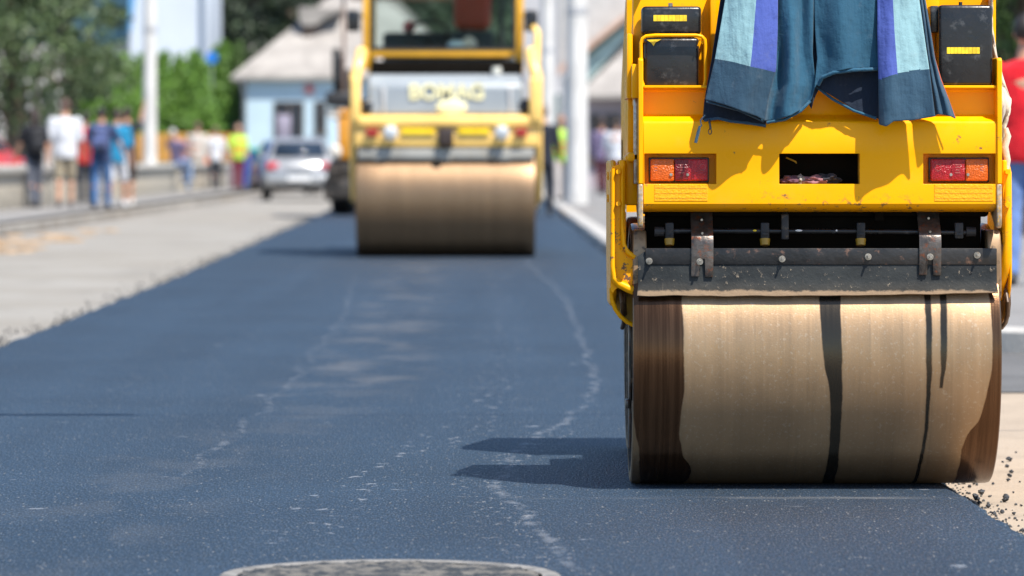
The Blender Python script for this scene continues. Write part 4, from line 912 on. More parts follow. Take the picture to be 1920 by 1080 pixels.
# ------------------------------------------------------------------ people
def remeshed(o, vox, sm=3):
    r = o.modifiers.new('remesh', 'REMESH'); r.mode = 'VOXEL'; r.voxel_size = vox; r.use_smooth_shade = True
    s = o.modifiers.new('smooth', 'SMOOTH'); s.iterations = sm; s.factor = .5
def limb(bm, P, rr, n=14):
    for (a, b, r0, r1) in zip(P, P[1:], rr, rr[1:]): cone(bm, a, b, r0, r1, n)
    for p, r in zip(P, rr): ball(bm, p, r*.995, n=n)
def loft(bm, rings, M4, n=24):
    R_ = [[bm.verts.new(M4 @ Vector((rx*math.cos(2*math.pi*k/n)+cx, ry*math.sin(2*math.pi*k/n)+cy, z))) for k in range(n)] for z, rx, ry, cx, cy in rings]
    for A, B in zip(R_, R_[1:]):
        for k in range(n): bm.faces.new((A[k], A[(k+1) % n], B[(k+1) % n], B[k]))
    bm.faces.new(R_[0][::-1]); bm.faces.new(R_[-1])
def person(label, px, Y, height, face, shirt, legs, hair=(.02, .015, .012), z=.05, lean=0, legA=((4, 2), (-6, 8)), arms=((8, -4, 12), (8, 6, 20)), shorts=False, sleeves=.45, shoe=(.03, .03, .03), build=1.0, hip=None, longhair=False, vox=.014, Xw=None, headrot=0, vest=None):
    """face: heading in degrees, 0 looks at the camera. legs: (thigh swing, knee bend); arms: (out, swing forward, elbow bend)"""
    x0 = X(px, Y) if Xw is None else Xw
    T = thing('person', label, 'person', (x0, Y, z), R(face), None, height/1.75)
    bone = height/1.75
    WM = Matrix.Translation((x0, Y, z)) @ Matrix.Rotation(R(face), 4, 'Z') @ Matrix.Diagonal((bone, bone, bone, 1))
    hz = .92 if hip is None else hip
    U = Matrix.Translation((0, 0, hz)) @ Matrix.Rotation(R(lean), 4, 'X') @ Matrix.Translation((0, 0, -.92))  # lean forward = towards -Y
    B = build
    LEG = []
    for s, (th, kn) in zip((-1, 1), legA):
        hp = Vector((s*.09, 0, hz)); a = R(th); k = hp+Vector((s*.012, -math.sin(a), -math.cos(a)))*.43
        c = R(th-kn); an = k+Vector((0, -math.sin(c), -math.cos(c)))*.41; LEG.append((hp, k, an))
    lowest = min(l[2].z for l in LEG)-.075
    D = Matrix.Translation((0, 0, -lowest)) if hip is None else Matrix()
    ARM = []
    for s, (out, sw, el) in zip((-1, 1), arms):
        sh = Vector((s*.185*B, .005, 1.40)); o_, w = R(out), R(sw)
        e = sh+Vector((s*math.sin(o_), -math.sin(w), -math.cos(w)*math.cos(o_))).normalized()*.29
        g = R(sw+el); wv = Vector((s*math.sin(o_)*.4, -math.sin(g), -math.cos(g))).normalized(); wr = e+wv*.25
        ARM.append([U @ sh, U @ e, U @ wr, (U.to_3x3() @ wv)])
    body = newbm()
    tor = [(.84, .14, .10, 0, .01), (.93, .165*B, .115, 0, .01), (1.04, .14*B, .10*B, 0, 0), (1.20, .155*B, .11*B, 0, -.002), (1.33, .175*B, .112*B, 0, .0), (1.41, .15*B, .085, 0, .008), (1.455, .075, .06, 0, .01), (1.56, .055, .056, 0, -.005)]
    loft(body, tor, U)
    for h_, k, an in LEG:
        limb(body, [h_, k, an], [.082*B, .055, .038]); ball(body, k.lerp(an, .3)+Vector((0, .02, 0)), .05, (1, 1, 1.6))
        limb(body, [an+Vector((0, .02, -.04)), an+Vector((0, -.13, -.055))], [.035, .028])
    for sh, e, wr, d in ARM:
        limb(body, [sh, e, wr], [.052, .04, .027])
        d = d.normalized(); sd = d.cross(Vector((0, 1, 0))).normalized() if abs(d.y) < .9 else Vector((1, 0, 0))
        pm = wr+d*.05; ball(body, pm, .04, (.62, .9, 1.15)); fw = Vector((0, -1, 0)); fw = (fw-d*fw.dot(d)).normalized()
        for i in range(4):
            b0 = wr+d*.085+fw*(.027-.018*i); L = (.06, .072, .068, .052)[i]; side = d.cross(fw)
            limb(body, [b0, b0+d*L*.55+side*.004, b0+d*L*.95+side*.016], [.0105, .0095, .008], 8)
        b0 = wr+d*.03+fw*.03; limb(body, [b0, b0+d*.03+fw*.022, b0+d*.055+fw*.026], [.012, .011, .009], 8)
    HR = U @ Matrix.Translation((0, -.01, 1.655)) @ Matrix.Rotation(R(headrot), 4, 'Z')
    ball(body, (0, 0, 0), .1, (.78, .98, 1.0), 20, HR); ball(body, (0, -.018, -.055), .07, (.82, 1.0, .9), 16, HR)
    def hp_(v): return HR @ Vector(v)
    limb(body, [hp_((0, -.092, .01)), hp_((0, -.112, -.018))], [.010, .015], 8)
    for s in (-1, 1):
        ball(body, hp_((s*.08, .01, -.01)), .022, (.4, .8, 1.3), 8, None); ball(body, hp_((s*.03, -.088, .012)), .013, n=8)
    ball(body, hp_((0, -.088, -.05)), .02, (1.2, .6, .45), 8)
    bmesh.ops.transform(body, matrix=WM @ D, verts=body.verts)
    o = link('body', body, SKIN, T, ang=180); remeshed(o, vox*bone*.8, 2)
    # eyes and mouth
    eb = newbm()
    for s in (-1, 1): ball(eb, hp_((s*.031, -.096, .012)), .009, n=8)
    bmesh.ops.transform(eb, matrix=WM @ D, verts=eb.verts); link('eyes', eb, mat('eye_dark', (.03, .02, .02), .2), T, ang=60)
    # hair
    hb = newbm(); ball(hb, (0, .016, .022), .103, (.84, .98, .98), 20, HR)
    for v in list(hb.verts):
        lv = HR.inverted() @ v.co
        if lv.y < -.045 and lv.z < .055: v.co = HR @ Vector((lv.x*.9, lv.y+.05, lv.z))
        v.co += (v.co-HR.translation).normalized()*.008*noise.noise(v.co*40)
    if longhair: limb(hb, [HR @ Vector((0, .05, 0)), HR @ Vector((0, .085, -.12)), HR @ Vector((0, .085, -.24))], [.085, .075, .04])
    bmesh.ops.transform(hb, matrix=WM @ D, verts=hb.verts); ho = link('hair', hb, mat('hair_%d' % int(hair[0]*1000), hair, .6, var=.3, scale=30), T, ang=180)
    # shirt
    sbm = newbm(); tor2 = [(.80 if not shorts == 'tuck' else .88, .172*B, .125*B, 0, .005), (.90, .182*B, .132*B, 0, .005), (1.04, .165*B, .122*B, 0, 0), (1.20, .175*B, .126*B, 0, 0), (1.34, .19*B, .124, 0, 0), (1.42, .165*B, .098, 0, .008), (1.475, .088, .074, 0, .008)]
    loft(sbm, tor2, U)
    for sh, e, wr, d in ARM:
        if sleeves < 1: end = sh.lerp(e, sleeves*1.5 if sleeves < .6 else .95); limb(sbm, [sh, end], [.068*B, .066*B])
        else: limb(sbm, [sh, e, e.lerp(wr, .92)], [.068*B, .055, .042])
    bmesh.ops.transform(sbm, matrix=WM @ D, verts=sbm.verts)
    so_ = link('shirt', sbm, shirt, T, ang=180); remeshed(so_, vox*bone, 4)
    dm = bpy.data.textures.get('creases') or bpy.data.textures.new('creases', 'CLOUDS'); dm.noise_scale = .16
    di = so_.modifiers.new('creases', 'DISPLACE'); di.texture = dm; di.strength = .022; di.texture_coords = 'GLOBAL'; di.mid_level = .45
    # trousers / shorts
    tb = newbm(); loft(tb, [(.80, .15*B, .115, 0, .01), (.90, .176*B, .126, 0, .01), (1.0, .16*B, .116, 0, .005)], U if hip is None else Matrix.Translation((0, 0, hz-.92)))
    for h_, k, an in LEG:
        if shorts: limb(tb, [h_, h_.lerp(k, .95)], [.098*B, .085])
        else: limb(tb, [h_, k, an+Vector((0, 0, .01))], [.096*B, .072, .058])
    bmesh.ops.transform(tb, matrix=WM @ D, verts=tb.verts); to = link('shorts' if shorts else 'trousers', tb, legs, T, ang=180); remeshed(to, vox*bone, 4)
    di = to.modifiers.new('creases', 'DISPLACE'); di.texture = dm; di.strength = .018; di.texture_coords = 'GLOBAL'; di.mid_level = .45
    for h_, k, an in LEG:
        fb = newbm(); limb(fb, [an+Vector((0, .035, -.035)), an+Vector((0, -.06, -.042)), an+Vector((0, -.15, -.048))], [.042, .04, .032]); ball(fb, an+Vector((0, .01, -.0)), .05, (1, 1, .8))
        for v in fb.verts: v.co.z = max(v.co.z, an.z-.075)
        bmesh.ops.transform(fb, matrix=WM @ D, verts=fb.verts); link('shoe', fb, mat('shoe_%d' % int(shoe[0]*1000), shoe, .5), T, ang=60)
    if vest:
        vb = newbm(); loft(vb, [(.86, .186*B, .138*B, 0, 0), (1.05, .178*B, .134*B, 0, 0), (1.2, .184*B, .136*B, 0, 0), (1.36, .19*B, .134, 0, 0), (1.42, .15, .108, 0, .005), (1.45, .12, .09, 0, .005)], U)
        bmesh.ops.transform(vb, matrix=WM @ D, verts=vb.verts); link('vest', vb, vest, T, ang=60)
        vb = newbm(); loft(vb, [(1.0, .1815*B, .139*B, 0, 0), (1.055, .1815*B, .139*B, 0, 0)], U)
        loft(vb, [(1.14, .1855*B, .141*B, 0, 0), (1.2, .1875*B, .141*B, 0, 0)], U); bmesh.ops.transform(vb, matrix=WM @ D, verts=vb.verts); link('vest_stripe', vb, mat('orange_stripe', (.85, .25, .03), .5), T, ang=60)
    return T, WM @ D @ U
def backpack(T, mw, m, label, cat, big=1):
    bm = newbm(); box(bm, -.15*big, .15*big, .125, .125+.15*big, 1.0, 1.42, .06, 4)
    box(bm, -.11*big, .11*big, .125+.14*big, .125+.2*big, 1.03, 1.22, .03, 3)
    for s in (-1, 1): tube(bm, [(s*.10, .12, 1.40), (s*.11, .02, 1.475), (s*.11, -.11, 1.40), (s*.13, -.15, 1.22), (s*.16, -.05, 1.1), (s*.15, .13, 1.05)], .014, 8)
    bmesh.ops.transform(bm, matrix=mw, verts=bm.verts); return tag(link('backpack', bm, m, None, ang=60), label, cat)
c_white = cloth('white_shirt', (.62, .63, .66), var=.04); c_blk = cloth('black_shirt', (.012, .013, .018)); c_jean = cloth('blue_jeans', (.06, .14, .30)); c_gj = cloth('grey_jeans', (.10, .11, .14))
c_kh = cloth('khaki', (.33, .28, .20)); c_navy = cloth('navy_top', (.03, .05, .12)); c_cy = cloth('cyan_shirt', (.02, .25, .45)); c_red = cloth('red_shirt', (.62, .01, .015)); c_dk = cloth('dark_trousers', (.015, .018, .03))
c_mar = cloth('maroon', (.20, .02, .05)); c_cream = cloth('cream_shirt', (.52, .47, .42)); c_brown = cloth('brown_shorts', (.05, .035, .03)); c_pink = cloth('salmon_shirt', (.42, .20, .17)); c_ps = cloth('purple_shirt', (.16, .13, .22)); c_lime = cloth('lime_vest', (.45, .70, .08)); c_lj = cloth('light_jeans', (.22, .32, .50))
p1, m1 = person('person in black T-shirt and grey jeans with dark hair, leftmost by the wall', 64, 76, 1.70, 205, c_blk, c_gj, hair=(.025, .013, .01), legA=((8, 6), (-10, 8)), longhair=True, arms=((8, -8, 10), (10, 18, 25)))
backpack(p1, m1, mat('black_bag', (.012, .012, .015), .7), 'black backpack on the leftmost person by the wall', 'backpack', .9)
person('stocky man in white T-shirt and khaki shorts seen from behind', 122, 77, 1.87, 184, c_white, c_kh, hair=(.09, .05, .035), shorts=True, sleeves=.6, build=1.1, legA=((6, 4), (-6, 6)), arms=((8, 6, 18), (8, -4, 14)), shoe=(.05, .04, .04))
person('person in red top and dark trousers, mostly hidden behind the jeans wearer', 160, 80, 1.66, 190, c_red, c_dk, arms=((16, 10, 30), (10, 5, 10)))
p4, m4 = person('person in navy top and blue jeans seen from behind, black hair', 190, 75, 1.71, 176, c_navy, c_jean, hair=(.012, .01, .01), legA=((8, 4), (-8, 6)), arms=((26, 10, 30), (10, 5, 10)))
backpack(p4, m4, mat('patterned_navy_bag', (.06, .08, .18), .8, var=.9, scale=7), 'patterned navy backpack on the person in blue jeans', 'backpack')
person('person in bright blue T-shirt and white shorts beside the blue jeans wearer', 220, 78, 1.72, 165, c_cy, c_white, hair=(.03, .02, .015), shorts=True, sleeves=.6, shoe=(.7, .7, .7), legA=((12, 6), (-8, 10)), arms=((8, 4, 10), (16, 4, 8)))
person('black topped person with brown shorts and raised arm, rightmost of near group', 238, 79.5, 1.76, 200, c_blk, c_brown, hair=(.03, .018, .012), shorts=True, shoe=(.72, .7, .66), arms=((30, 120, 60), (12, 0, 10)), legA=((4, 2), (-8, 6)))
person('grey haired person in purple shirt sitting on the low wall', 322, 112, 1.72, 150, c_ps, c_lj, hair=(.45, .43, .42), hip=.80, z=.06, legA=((80, 78), (76, 76)), lean=-16, arms=((16, 30, 30), (16, 40, 40)), Xw=-8.45)
person('person in salmon shirt bending forward beside the seated grey haired one', 342, 116, 1.72, 150, c_pink, c_lj, hair=(.06, .04, .03), lean=-34, arms=((10, 40, 10), (12, 50, 20)), legA=((18, 22), (10, 14)))
person('tall man in cream shirt and beige trousers seen from behind', 371, 122, 1.84, 170, c_cream, cloth('beige_trousers', (.45, .38, .30)), hair=(.12, .06, .05), build=1.12, sleeves=1)
pw, mw = person('person in white shirt and dark trousers between the cream shirt and the safety vest', 404, 123, 1.74, 190, c_white, c_dk, hair=(.12, .18, .3), sleeves=1, legA=((10, 4), (-12, 6)), arms=((20, 10, 20), (24, -10, 10)))
bm = newbm(); box(bm, .20, .42, -.05, .08, .72, 1.0, .03, 3); tube(bm, [(.24, 0, .98), (.28, 0, 1.14), (.36, 0, 1.14), (.38, 0, .98)], .01, 6); bmesh.ops.transform(bm, matrix=mw, verts=bm.verts); tag(link('shopping_bag', bm, mat('orange_bag', (.9, .16, .02), .5), None, ang=60), 'orange bag held by the person in white shirt and dark trousers', 'bag')
person('worker in lime safety vest with orange stripes and maroon trousers', 447, 121, 1.78, 15, c_lime, c_mar, hair=(.3, .2, .16), vest=c_lime, legA=((2, 2), (-3, 3)), sleeves=.8)
person('worker in lime vest walking beyond the far roller by the white pole', 1052, 88, 1.72, 10, c_lime, cloth('pale_trousers', (.5, .45, .42)), vest=c_lime, hair=(.3, .15, .13), legA=((12, 6), (-14, 8)))
person('person in dark clothes walking close beside the far roller', 1018, 70, 1.74, 175, c_dk, c_dk, hair=(.1, .06, .05), legA=((14, 6), (-16, 10)), arms=((10, 14, 20), (10, -14, 10)), sleeves=1, z=-.0)
person('person in white top and rust coloured trousers by the shopfront right of the pole', 1156, 104, 1.75, 160, c_white, cloth('rust_trousers', (.45, .12, .04)), hair=(.05, .03, .02), build=1.25, sleeves=.8)
person('person in dark purple jacket standing beside the white topped person', 1128, 106, 1.8, 200, c_ps, cloth('dark_maroon', (.08, .02, .03)), hair=(.05, .03, .02), sleeves=1, build=1.1)
person('person in red T-shirt and blue jeans standing at the right edge of the picture', 1925, 29, 1.76, 168, cloth('red_tee', (.65, .01, .02)), cloth('washed_jeans', (.12, .2, .42)), hair=(.02, .012, .01), z=.05, vox=.012, sleeves=.6, legA=((4, 2), (-4, 4)), arms=((14, 6, 10), (14, 6, 10)), build=1.15)

# ------------------------------------------------------------------ vegetation
def leafmat(name, a, b_):
    m, t, b = nt(name); g = node(t, 'ShaderNodeNewGeometry')
    o = mixc(t, g.outputs['Random Per Island'], a, b_); t.links.new(o, b.inputs['Base Color']); b.inputs['Roughness'].default_value = .5
    b.inputs['Transmission Weight'].default_value = 0; b.inputs['Subsurface Weight'].default_value = 0; return m
def leaves(name, clumps, n, size, m, parent, seed=0, aspect=2.2, droop=0.0):
    """clumps: (x,y,z,rx,ry,rz). Leaves mostly near each clump's skin."""
    g = np.random.default_rng(seed); cl = np.array(clumps); vol = (cl[:, 3]*cl[:, 4]*cl[:, 5])**.67; idx = g.choice(len(cl), n, p=vol/vol.sum())
    d = g.normal(size=(n, 3)); d /= np.linalg.norm(d, axis=1)[:, None]; rad = .35+.65*g.random(n)**.45
    rad *= 1+.22*np.sin(d[:, 0]*5+idx)*np.cos(d[:, 2]*6+idx*2)
    c = cl[idx, :3]+d*rad[:, None]*cl[idx, 3:6]
    a = g.normal(size=(n, 3)); a[:, 2] -= droop*3; a /= np.linalg.norm(a, axis=1)[:, None]; b = np.cross(a, g.normal(size=(n, 3))); b /= np.linalg.norm(b, axis=1)[:, None]
    s = size*g.uniform(.6, 1.4, n)[:, None]; L = a*s*.5; Wd = b*s*.5/aspect
    v = np.stack([c-L, c+Wd, c+L, c-Wd], 1).reshape(-1, 3)
    me = bpy.data.meshes.new(name); me.vertices.add(4*n); me.vertices.foreach_set('co', v.ravel().astype(np.float32))
    me.loops.add(4*n); me.loops.foreach_set('vertex_index', np.arange(4*n, dtype=np.int32)); me.polygons.add(n)
    me.polygons.foreach_set('loop_start', np.arange(0, 4*n, 4, dtype=np.int32)); me.update(); me.validate(); me.materials.append(m)
    o = bpy.data.objects.new(name, me); C.objects.link(o)
    if parent: o.parent = parent; o.matrix_parent_inverse = world(parent).inverted()
    return o
LM = {'dk': leafmat('dark_leaf', (.03, .055, .022, 1), (.11, .16, .055, 1)), 'br': leafmat('bright_leaf', (.07, .16, .02, 1), (.17, .31, .045, 1)), 'fo': leafmat('forest_leaf', (.014, .024, .016, 1), (.05, .075, .035, 1)), 'md': leafmat('mid_leaf', (.035, .075, .015, 1), (.10, .17, .04, 1))}
BK = mat('bark', (.12, .09, .065), .9, var=.3, scale=10, bmp=.5)
def tree(label, px, Y, h, cw, cbase, m, n, size, seed, group=None, Xw=None, nclump=26, name='tree', bias=(0, 0)):
    x0 = X(px, Y) if Xw is None else Xw; T = thing(name, label, 'tree', (x0, Y, -.05), group=group); r = random.Random(seed)
    cl = []
    for i in range(nclump):
        a = r.uniform(0, 6.28); q = r.random()**.5; z = lerp(cbase, h, r.random()); sh = math.sin(min(1, max(.12, (z-cbase)/(h-cbase)*.85+.15))*math.pi)**.5
        s = cw*r.uniform(.22, .38); cl.append((x0+math.cos(a)*q*cw*.8*sh+bias[0]*q, Y+math.sin(a)*q*cw*.8*sh, z, s, s, s*r.uniform(.6, .9)))
    bm = newbm(); tube(bm, [(x0, Y, -.1), (x0+.05*cw, Y, h*.25), (x0-.03*cw, Y+.1, h*.5), (x0, Y, h*.85)], [h*.032+.05, h*.026+.03, h*.018, h*.005], 12)
    for c in cl[::2]:
        st = Vector((x0, Y, lerp(cbase*.6, c[2], .6))); e = Vector(c[:3]); mid = st.lerp(e, .5)+Vector((0, 0, .1*cw)); tube(bm, [st, mid, e], [h*.010+.01, h*.006+.006, .008], 6)
    link('trunk', bm, BK, T, ang=60); leaves('crown', cl, n, size, m, T, seed, droop=.3)
    return T
tree('big dark leafy tree overhanging the left side behind the group of people', 20, 92, 6.6, 2.5, 1.35, LM['dk'], 11500, .17, 11, nclump=44)
tree('smaller dark leafy tree between the big one and the white building', 128, 98, 6.4, 1.35, 2.3, LM['dk'], 6500, .17, 12, nclump=22)
def thuja(label, px, Y, top, w, m, seed, group, name='thuja'):
    x0 = X(px, Y); h = Z(top, Y)+.05; T = thing(name, label, 'thuja', (x0, Y, -.05), group=group); r = random.Random(seed)
    cl = []
    for i in range(22):
        z = lerp(.3, h, i/21); ww = w*(.95 if z < h*.6 else lerp(.95, .3, (z-h*.6)/(h*.4)))
        cl.append((x0+r.uniform(-.15, .15)*w, Y+r.uniform(-.15, .15)*w, z, ww, ww, h*.09))
    bm = newbm(); tube(bm, [(x0, Y, -.1), (x0, Y, h*.8)], [.09, .02], 8); link('trunk', bm, BK, T)
    leaves('crown', cl, 17000, .17, m, T, seed, aspect=2.4, droop=-.6)
gp = 'thujas planted in a row behind the people'
for i, px in enumerate((172, 204, 237, 270, 303, 336, 366)):
    thuja(['fresh green thuja at the left end of the row, next to the dark trees', 'fresh green thuja second from the left in the row behind the people', 'fresh green thuja left of the white pole', 'fresh green thuja directly behind the white pole', 'fresh green thuja just right of the white pole', 'fresh green thuja second from the right in the row left of the gap', 'fresh green thuja at the right end of the row beside the blue sign'][i], px, 136+i % 2, [124, 118, 121, 122, 118, 123, 116][i], .74, LM['br'], 30+i, gp)
for i, (px, tp) in enumerate(((402, 108), (424, 100), (446, 104))):
    thuja(['left of the three thujas beside the pale blue house', 'middle of the three thujas beside the pale blue house', 'right thuja touching the pale blue house corner'][i], px, 144, tp, .56, LM['br'] if i < 2 else LM['md'], 50+i, 'thujas beside the pale blue house')
hl = ['dark tree right behind the blue sign on the hillside', 'dark tree above the thujas by the house corner', 'dark tree behind the left roof slope of the pale blue house', 'dark tree high behind the roof dormer', 'dark tree behind the far roller cab', 'dark tree behind the white pole at the right', 'dark tree behind the roofs right of the pole', 'dark tree far left behind the white building']
for i, (px, Y, h, cw) in enumerate(((410, 175, 9.5, 2.6), (470, 182, 11, 2.8), (535, 178, 12, 3), (610, 185, 13, 3), (740, 190, 13, 4), (1010, 190, 13, 4), (1150, 190, 14, 4), (60, 170, 11, 4))):
    tree(hl[i], px, Y, h, cw, .8, LM['fo'], 7000, .34, 60+i, 'dark trees on the hillside', nclump=26)
tree('sunlit green tree at the top right corner behind the person in red', 1925, 48, 4.4, 1.3, .5, LM['md'], 14000, .10, 80, nclump=30)
tree('leafy green tree behind the near roller at the right', 1800, 60, 5.0, 1.5, .8, LM['md'], 8000, .12, 81, nclump=24)
# wooded hill closing the view
bm = newbm(); prev = None
for i in range(61):
    x = -120+i*4; row = []
    for j in range(14):
        y = 200+j*9; z = -.06+34*(1-math.cos(min(1, j/11)*math.pi))/2+1.6*noise.noise((x*.08, y*.08, 0))*min(1, j); row.append(bm.verts.new((x, y, z)))
    if prev:
        for j in range(13): bm.faces.new((prev[j], row[j], row[j+1], prev[j+1]))
    prev = row
o = link('hill', bm, mat('hill_green', (.035, .055, .025), .9, var=.5, scale=.15), ang=180); o['kind'] = 'structure'
r = random.Random(4); cl = []
for i in range(260):
    x = r.uniform(-60, 60); j = r.uniform(.5, 8); y = 200+j*9; z = 34*(1-math.cos(min(1, j/11)*math.pi))/2; s = r.uniform(1.8, 3.6); cl.append((x, y, z+s*.8, s, s, s*1.1))
tag(leaves('hillside_wood', cl, 60000, .6, LM['fo'], None, 7), 'far wood covering the hillside behind the houses', 'wood', kind='stuff')

# ------------------------------------------------------------------ buildings
def wallbox(bm, x0, x1, y0, y1, z0, z1): box(bm, x0, x1, y0, y1, z0, z1)
def window(T, x0, x1, y, z0, z1, frame, pane, n=2):
    bm = newbm(); t = .06
    box(bm, x0, x1, y-.04, y+.02, z0, z0+t, .005); box(bm, x0, x1, y-.04, y+.02, z1-t, z1, .005)
    for k in range(n+1): xx = lerp(x0, x1-t, k/n); box(bm, xx, xx+t, y-.038, y+.02, z0+t, z1-t)
    box(bm, x0-.05, x1+.05, y-.1, y+.01, z0-.06, z0-.003, .005)
    w = link('window', bm, frame, T)
    bm = newbm(); box(bm, x0+.02, x1-.02, y-.015, y-.005, z0+.02, z1-.02); link('pane', bm, pane, w)
PANE = mat('dark_pane', (.03, .035, .045), .12, var=.3)
rm = mat('weathered_grey_tiles', (.30, .275, .25), .85, var=.18, scale=1.5, dirt=(.25, .22, .2), dirt_amt=.3, bmp=.6, bscale=12)
def hiproof(bm, x0, x1, y0, y1, z0, zt, run):
    """hipped roof with overhang"""
    a = [(x0, y0, z0), (x1, y0, z0), (x1, y1, z0), (x0, y1, z0)]; ym = (y0+y1)/2
    b = [(x0+run, ym, zt), (x1-run, ym, zt)]
    lo = [bm.verts.new((x, y, z-.12)) for x, y, z in a]; v = [bm.verts.new(p) for p in a]; w = [bm.verts.new(p) for p in b]
    for i in range(4): bm.faces.new((lo[i], lo[(i+1) % 4], v[(i+1) % 4], v[i]))
    bm.faces.new(lo[::-1]); bm.faces.new((v[0], v[1], w[1], w[0])); bm.faces.new((v[2], v[3], w[0], w[1])); bm.faces.new((v[1], v[2], w[1])); bm.faces.new((v[3], v[0], w[0]))
YH = 140; hx = lambda p: X(p, YH); hz_ = lambda p: Z(p, YH)
BH = thing('house', 'pale blue house with weathered grey hipped roof and a dormer, left of the far roller', 'house', (hx(600), YH+4, 0))
bm = newbm(); box(bm, hx(462), hx(860), YH, YH+8, -.06, hz_(146)); link('wall', bm, mat('pale_blue_plaster', (.50, .64, .72), .9, var=.06, scale=1), BH)
bm = newbm(); hiproof(bm, hx(434), hx(890), YH-.28, YH+8.3, hz_(143), hz_(-70), 4.1); rf = link('roof', bm, rm, BH, ang=20)
bm = newbm(); x0, x1, y0 = hx(562), hx(622), YH+2.0
prism_y(bm, [(hx(563), hz_(80)), (hx(602), hz_(46)), (hx(563), hz_(38))], y0-.75, y0+1.5); link('dormer_face', bm, mat('dormer_dark', (.07, .05, .04), .8), rf)
bm = newbm(); prism_y(bm, [(hx(557), hz_(36)), (hx(566), hz_(46)), (hx(590), hz_(44)), (hx(606), hz_(32)), (hx(640), hz_(14)), (hx(600), hz_(12)), (hx(557), hz_(10))], y0-.82, y0+1.8); link('dormer_roof', bm, rm, rf)
window(BH, hx(514), hx(570), YH-.02, hz_(262), hz_(190), mat('dark_brown_frame', (.09, .07, .06), .6), PANE, 2); window(BH, hx(590), hx(612), YH-.02, hz_(250), hz_(190), MC['dark_brown_frame'], PANE, 1)
bm = newbm(); box(bm, hx(520), hx(545), YH-.08, YH-.03, hz_(260), hz_(215), .01); link('curtain', bm, mat('lilac_curtain', (.33, .30, .38), .9), BH)
bm = newbm(); box(bm, hx(463), hx(860), YH-.06, YH-.002, -.05, hz_(330)); link('plinth', bm, mat('grey_plinth', (.22, .22, .23), .9), BH)
bm = newbm(); tube(bm, [(hx(452), YH-.3, hz_(150)), (hx(458), YH-.12, hz_(175)), (hx(460), YH-.1, 0)], .06, 8); link('downpipe', bm, mat('grey_zinc', (.2, .22, .24), .5, .4), BH, ang=50)
SG = thing('house_sign', 'round red and white sign on the pale blue house wall', 'sign', (hx(580), YH-.1, hz_(167)))
bm = newbm(); cone(bm, (hx(580), YH-.08, hz_(167)), (hx(580), YH-.005, hz_(167)), .19, n=28); link('plate', bm, mat('pale_pink_sign', (.55, .40, .40), .6), SG, ang=30)
bm = newbm(); cone(bm, (hx(580), YH-.095, hz_(167)), (hx(580), YH-.082, hz_(167)), .11, n=24); link('disc', bm, mat('sign_red', (.5, .04, .05), .5), SG, ang=30)
# white building left
YW = 158; wx = lambda p: X(p, YW); wz = lambda p: Z(p, YW)
WB = thing('building', 'tall white rendered building behind the thujas at the left', 'building', (wx(310), YW+4, 0))
bm = newbm(); box(bm, wx(243), wx(384), YW, YW+9, -.06, 9.5); box(bm, wx(384), wx(389), YW-.3, YW+6, wz(150), 9.6, .01); link('wall', bm, mat('white_render', (.55, .60, .66), .9, var=.04, scale=.7), WB)
bm = newbm(); prism_y(bm, [(wx(243), wz(60)), (wx(243), wz(-60)), (wx(262), wz(-60)), (wx(246), wz(60))], YW-.25, YW-.003); link('blue_stripe', bm, mat('blue_trim', (.10, .30, .55), .6), WB)
bm = newbm(); box(bm, wx(230), wx(392), YW-.5, YW+9.5, 9.5, 9.8, .02); link('roof', bm, mat('flat_roof', (.4, .4, .4), .8), WB)
# window(WB, wx(300), wx(340), YW-.02, 6.6, 8.2, mat('white_frame', (.7, .7, .7), .5), PANE, 2)
WC = thing('building', 'low cream and teal building glimpsed through the dark trees at the left', 'building', (wx(120), YW+4, 0))
bm = newbm(); box(bm, wx(-60), wx(240), YW+2, YW+8, -.06, wz(82)); link('wall', bm, mat('cream_render', (.50, .47, .44), .9, var=.05), WC)
bm = newbm(); box(bm, wx(-60), wx(240), YW+3.5, YW+8, wz(82), 8.6); link('upper_wall', bm, mat('teal_render', (.16, .30, .36), .8), WC)
bm = newbm(); box(bm, wx(-70), wx(242), YW+1.6, YW+8.4, 8.6, 8.85, .02); link('roof', bm, MC['flat_roof'], WC)
for k in range(5): window(WC, wx(-40+k*56), wx(-12+k*56), YW+1.98, wz(230), wz(150), mat('white_frame', (.6, .6, .6), .5), PANE, 2)
# buildings at right
YR = 128; qx = lambda p: X(p, YR); qz = lambda p: Z(p, YR)
RH = thing('house', 'house with grey tiled gable roof right of the white pole', 'house', (qx(1190), YR+4, 0))
bm = newbm(); box(bm, qx(1092), qx(1330), YR, YR+8, -.06, qz(180)); link('wall', bm, mat('mauve_plaster', (.34, .29, .31), .9, var=.12, scale=1.2), RH)
bm = newbm(); hiproof(bm, qx(1082), qx(1345), YR-.6, YR+8.6, qz(178), qz(40), 2.2); link('roof', bm, rm, RH, ang=20)
window(RH, qx(1106), qx(1124), YR-.02, .8, 2.2, MC['dark_brown_frame'], PANE, 1); window(RH, qx(1134), qx(1166), YR-.02, .9, 2.2, MC['dark_brown_frame'], PANE, 2)
YS = 150; sx_ = lambda p: X(p, YS); sz = lambda p: Z(p, YS)
R2 = thing('house', 'teal walled house with pale roof and terracotta verge rising behind the grey tiled one', 'house', (sx_(1200), YS+4, 0))
bm = newbm(); prism_y(bm, [(sx_(1062), -.06), (sx_(1420), -.06), (sx_(1420), sz(60)), (sx_(1240), sz(-10)), (sx_(1062), sz(140))], YS, YS+8); link('wall', bm, mat('teal_plaster', (.36, .47, .45), .9, var=.1), R2)
bm = newbm(); prism_y(bm, [(sx_(1050), sz(136)), (sx_(1240), sz(-24)), (sx_(1240), sz(-230)), (sx_(1050), sz(-230))], YS+1.0, YS+8); link('roof', bm, mat('pale_roof', (.48, .47, .45), .9, var=.08), R2)
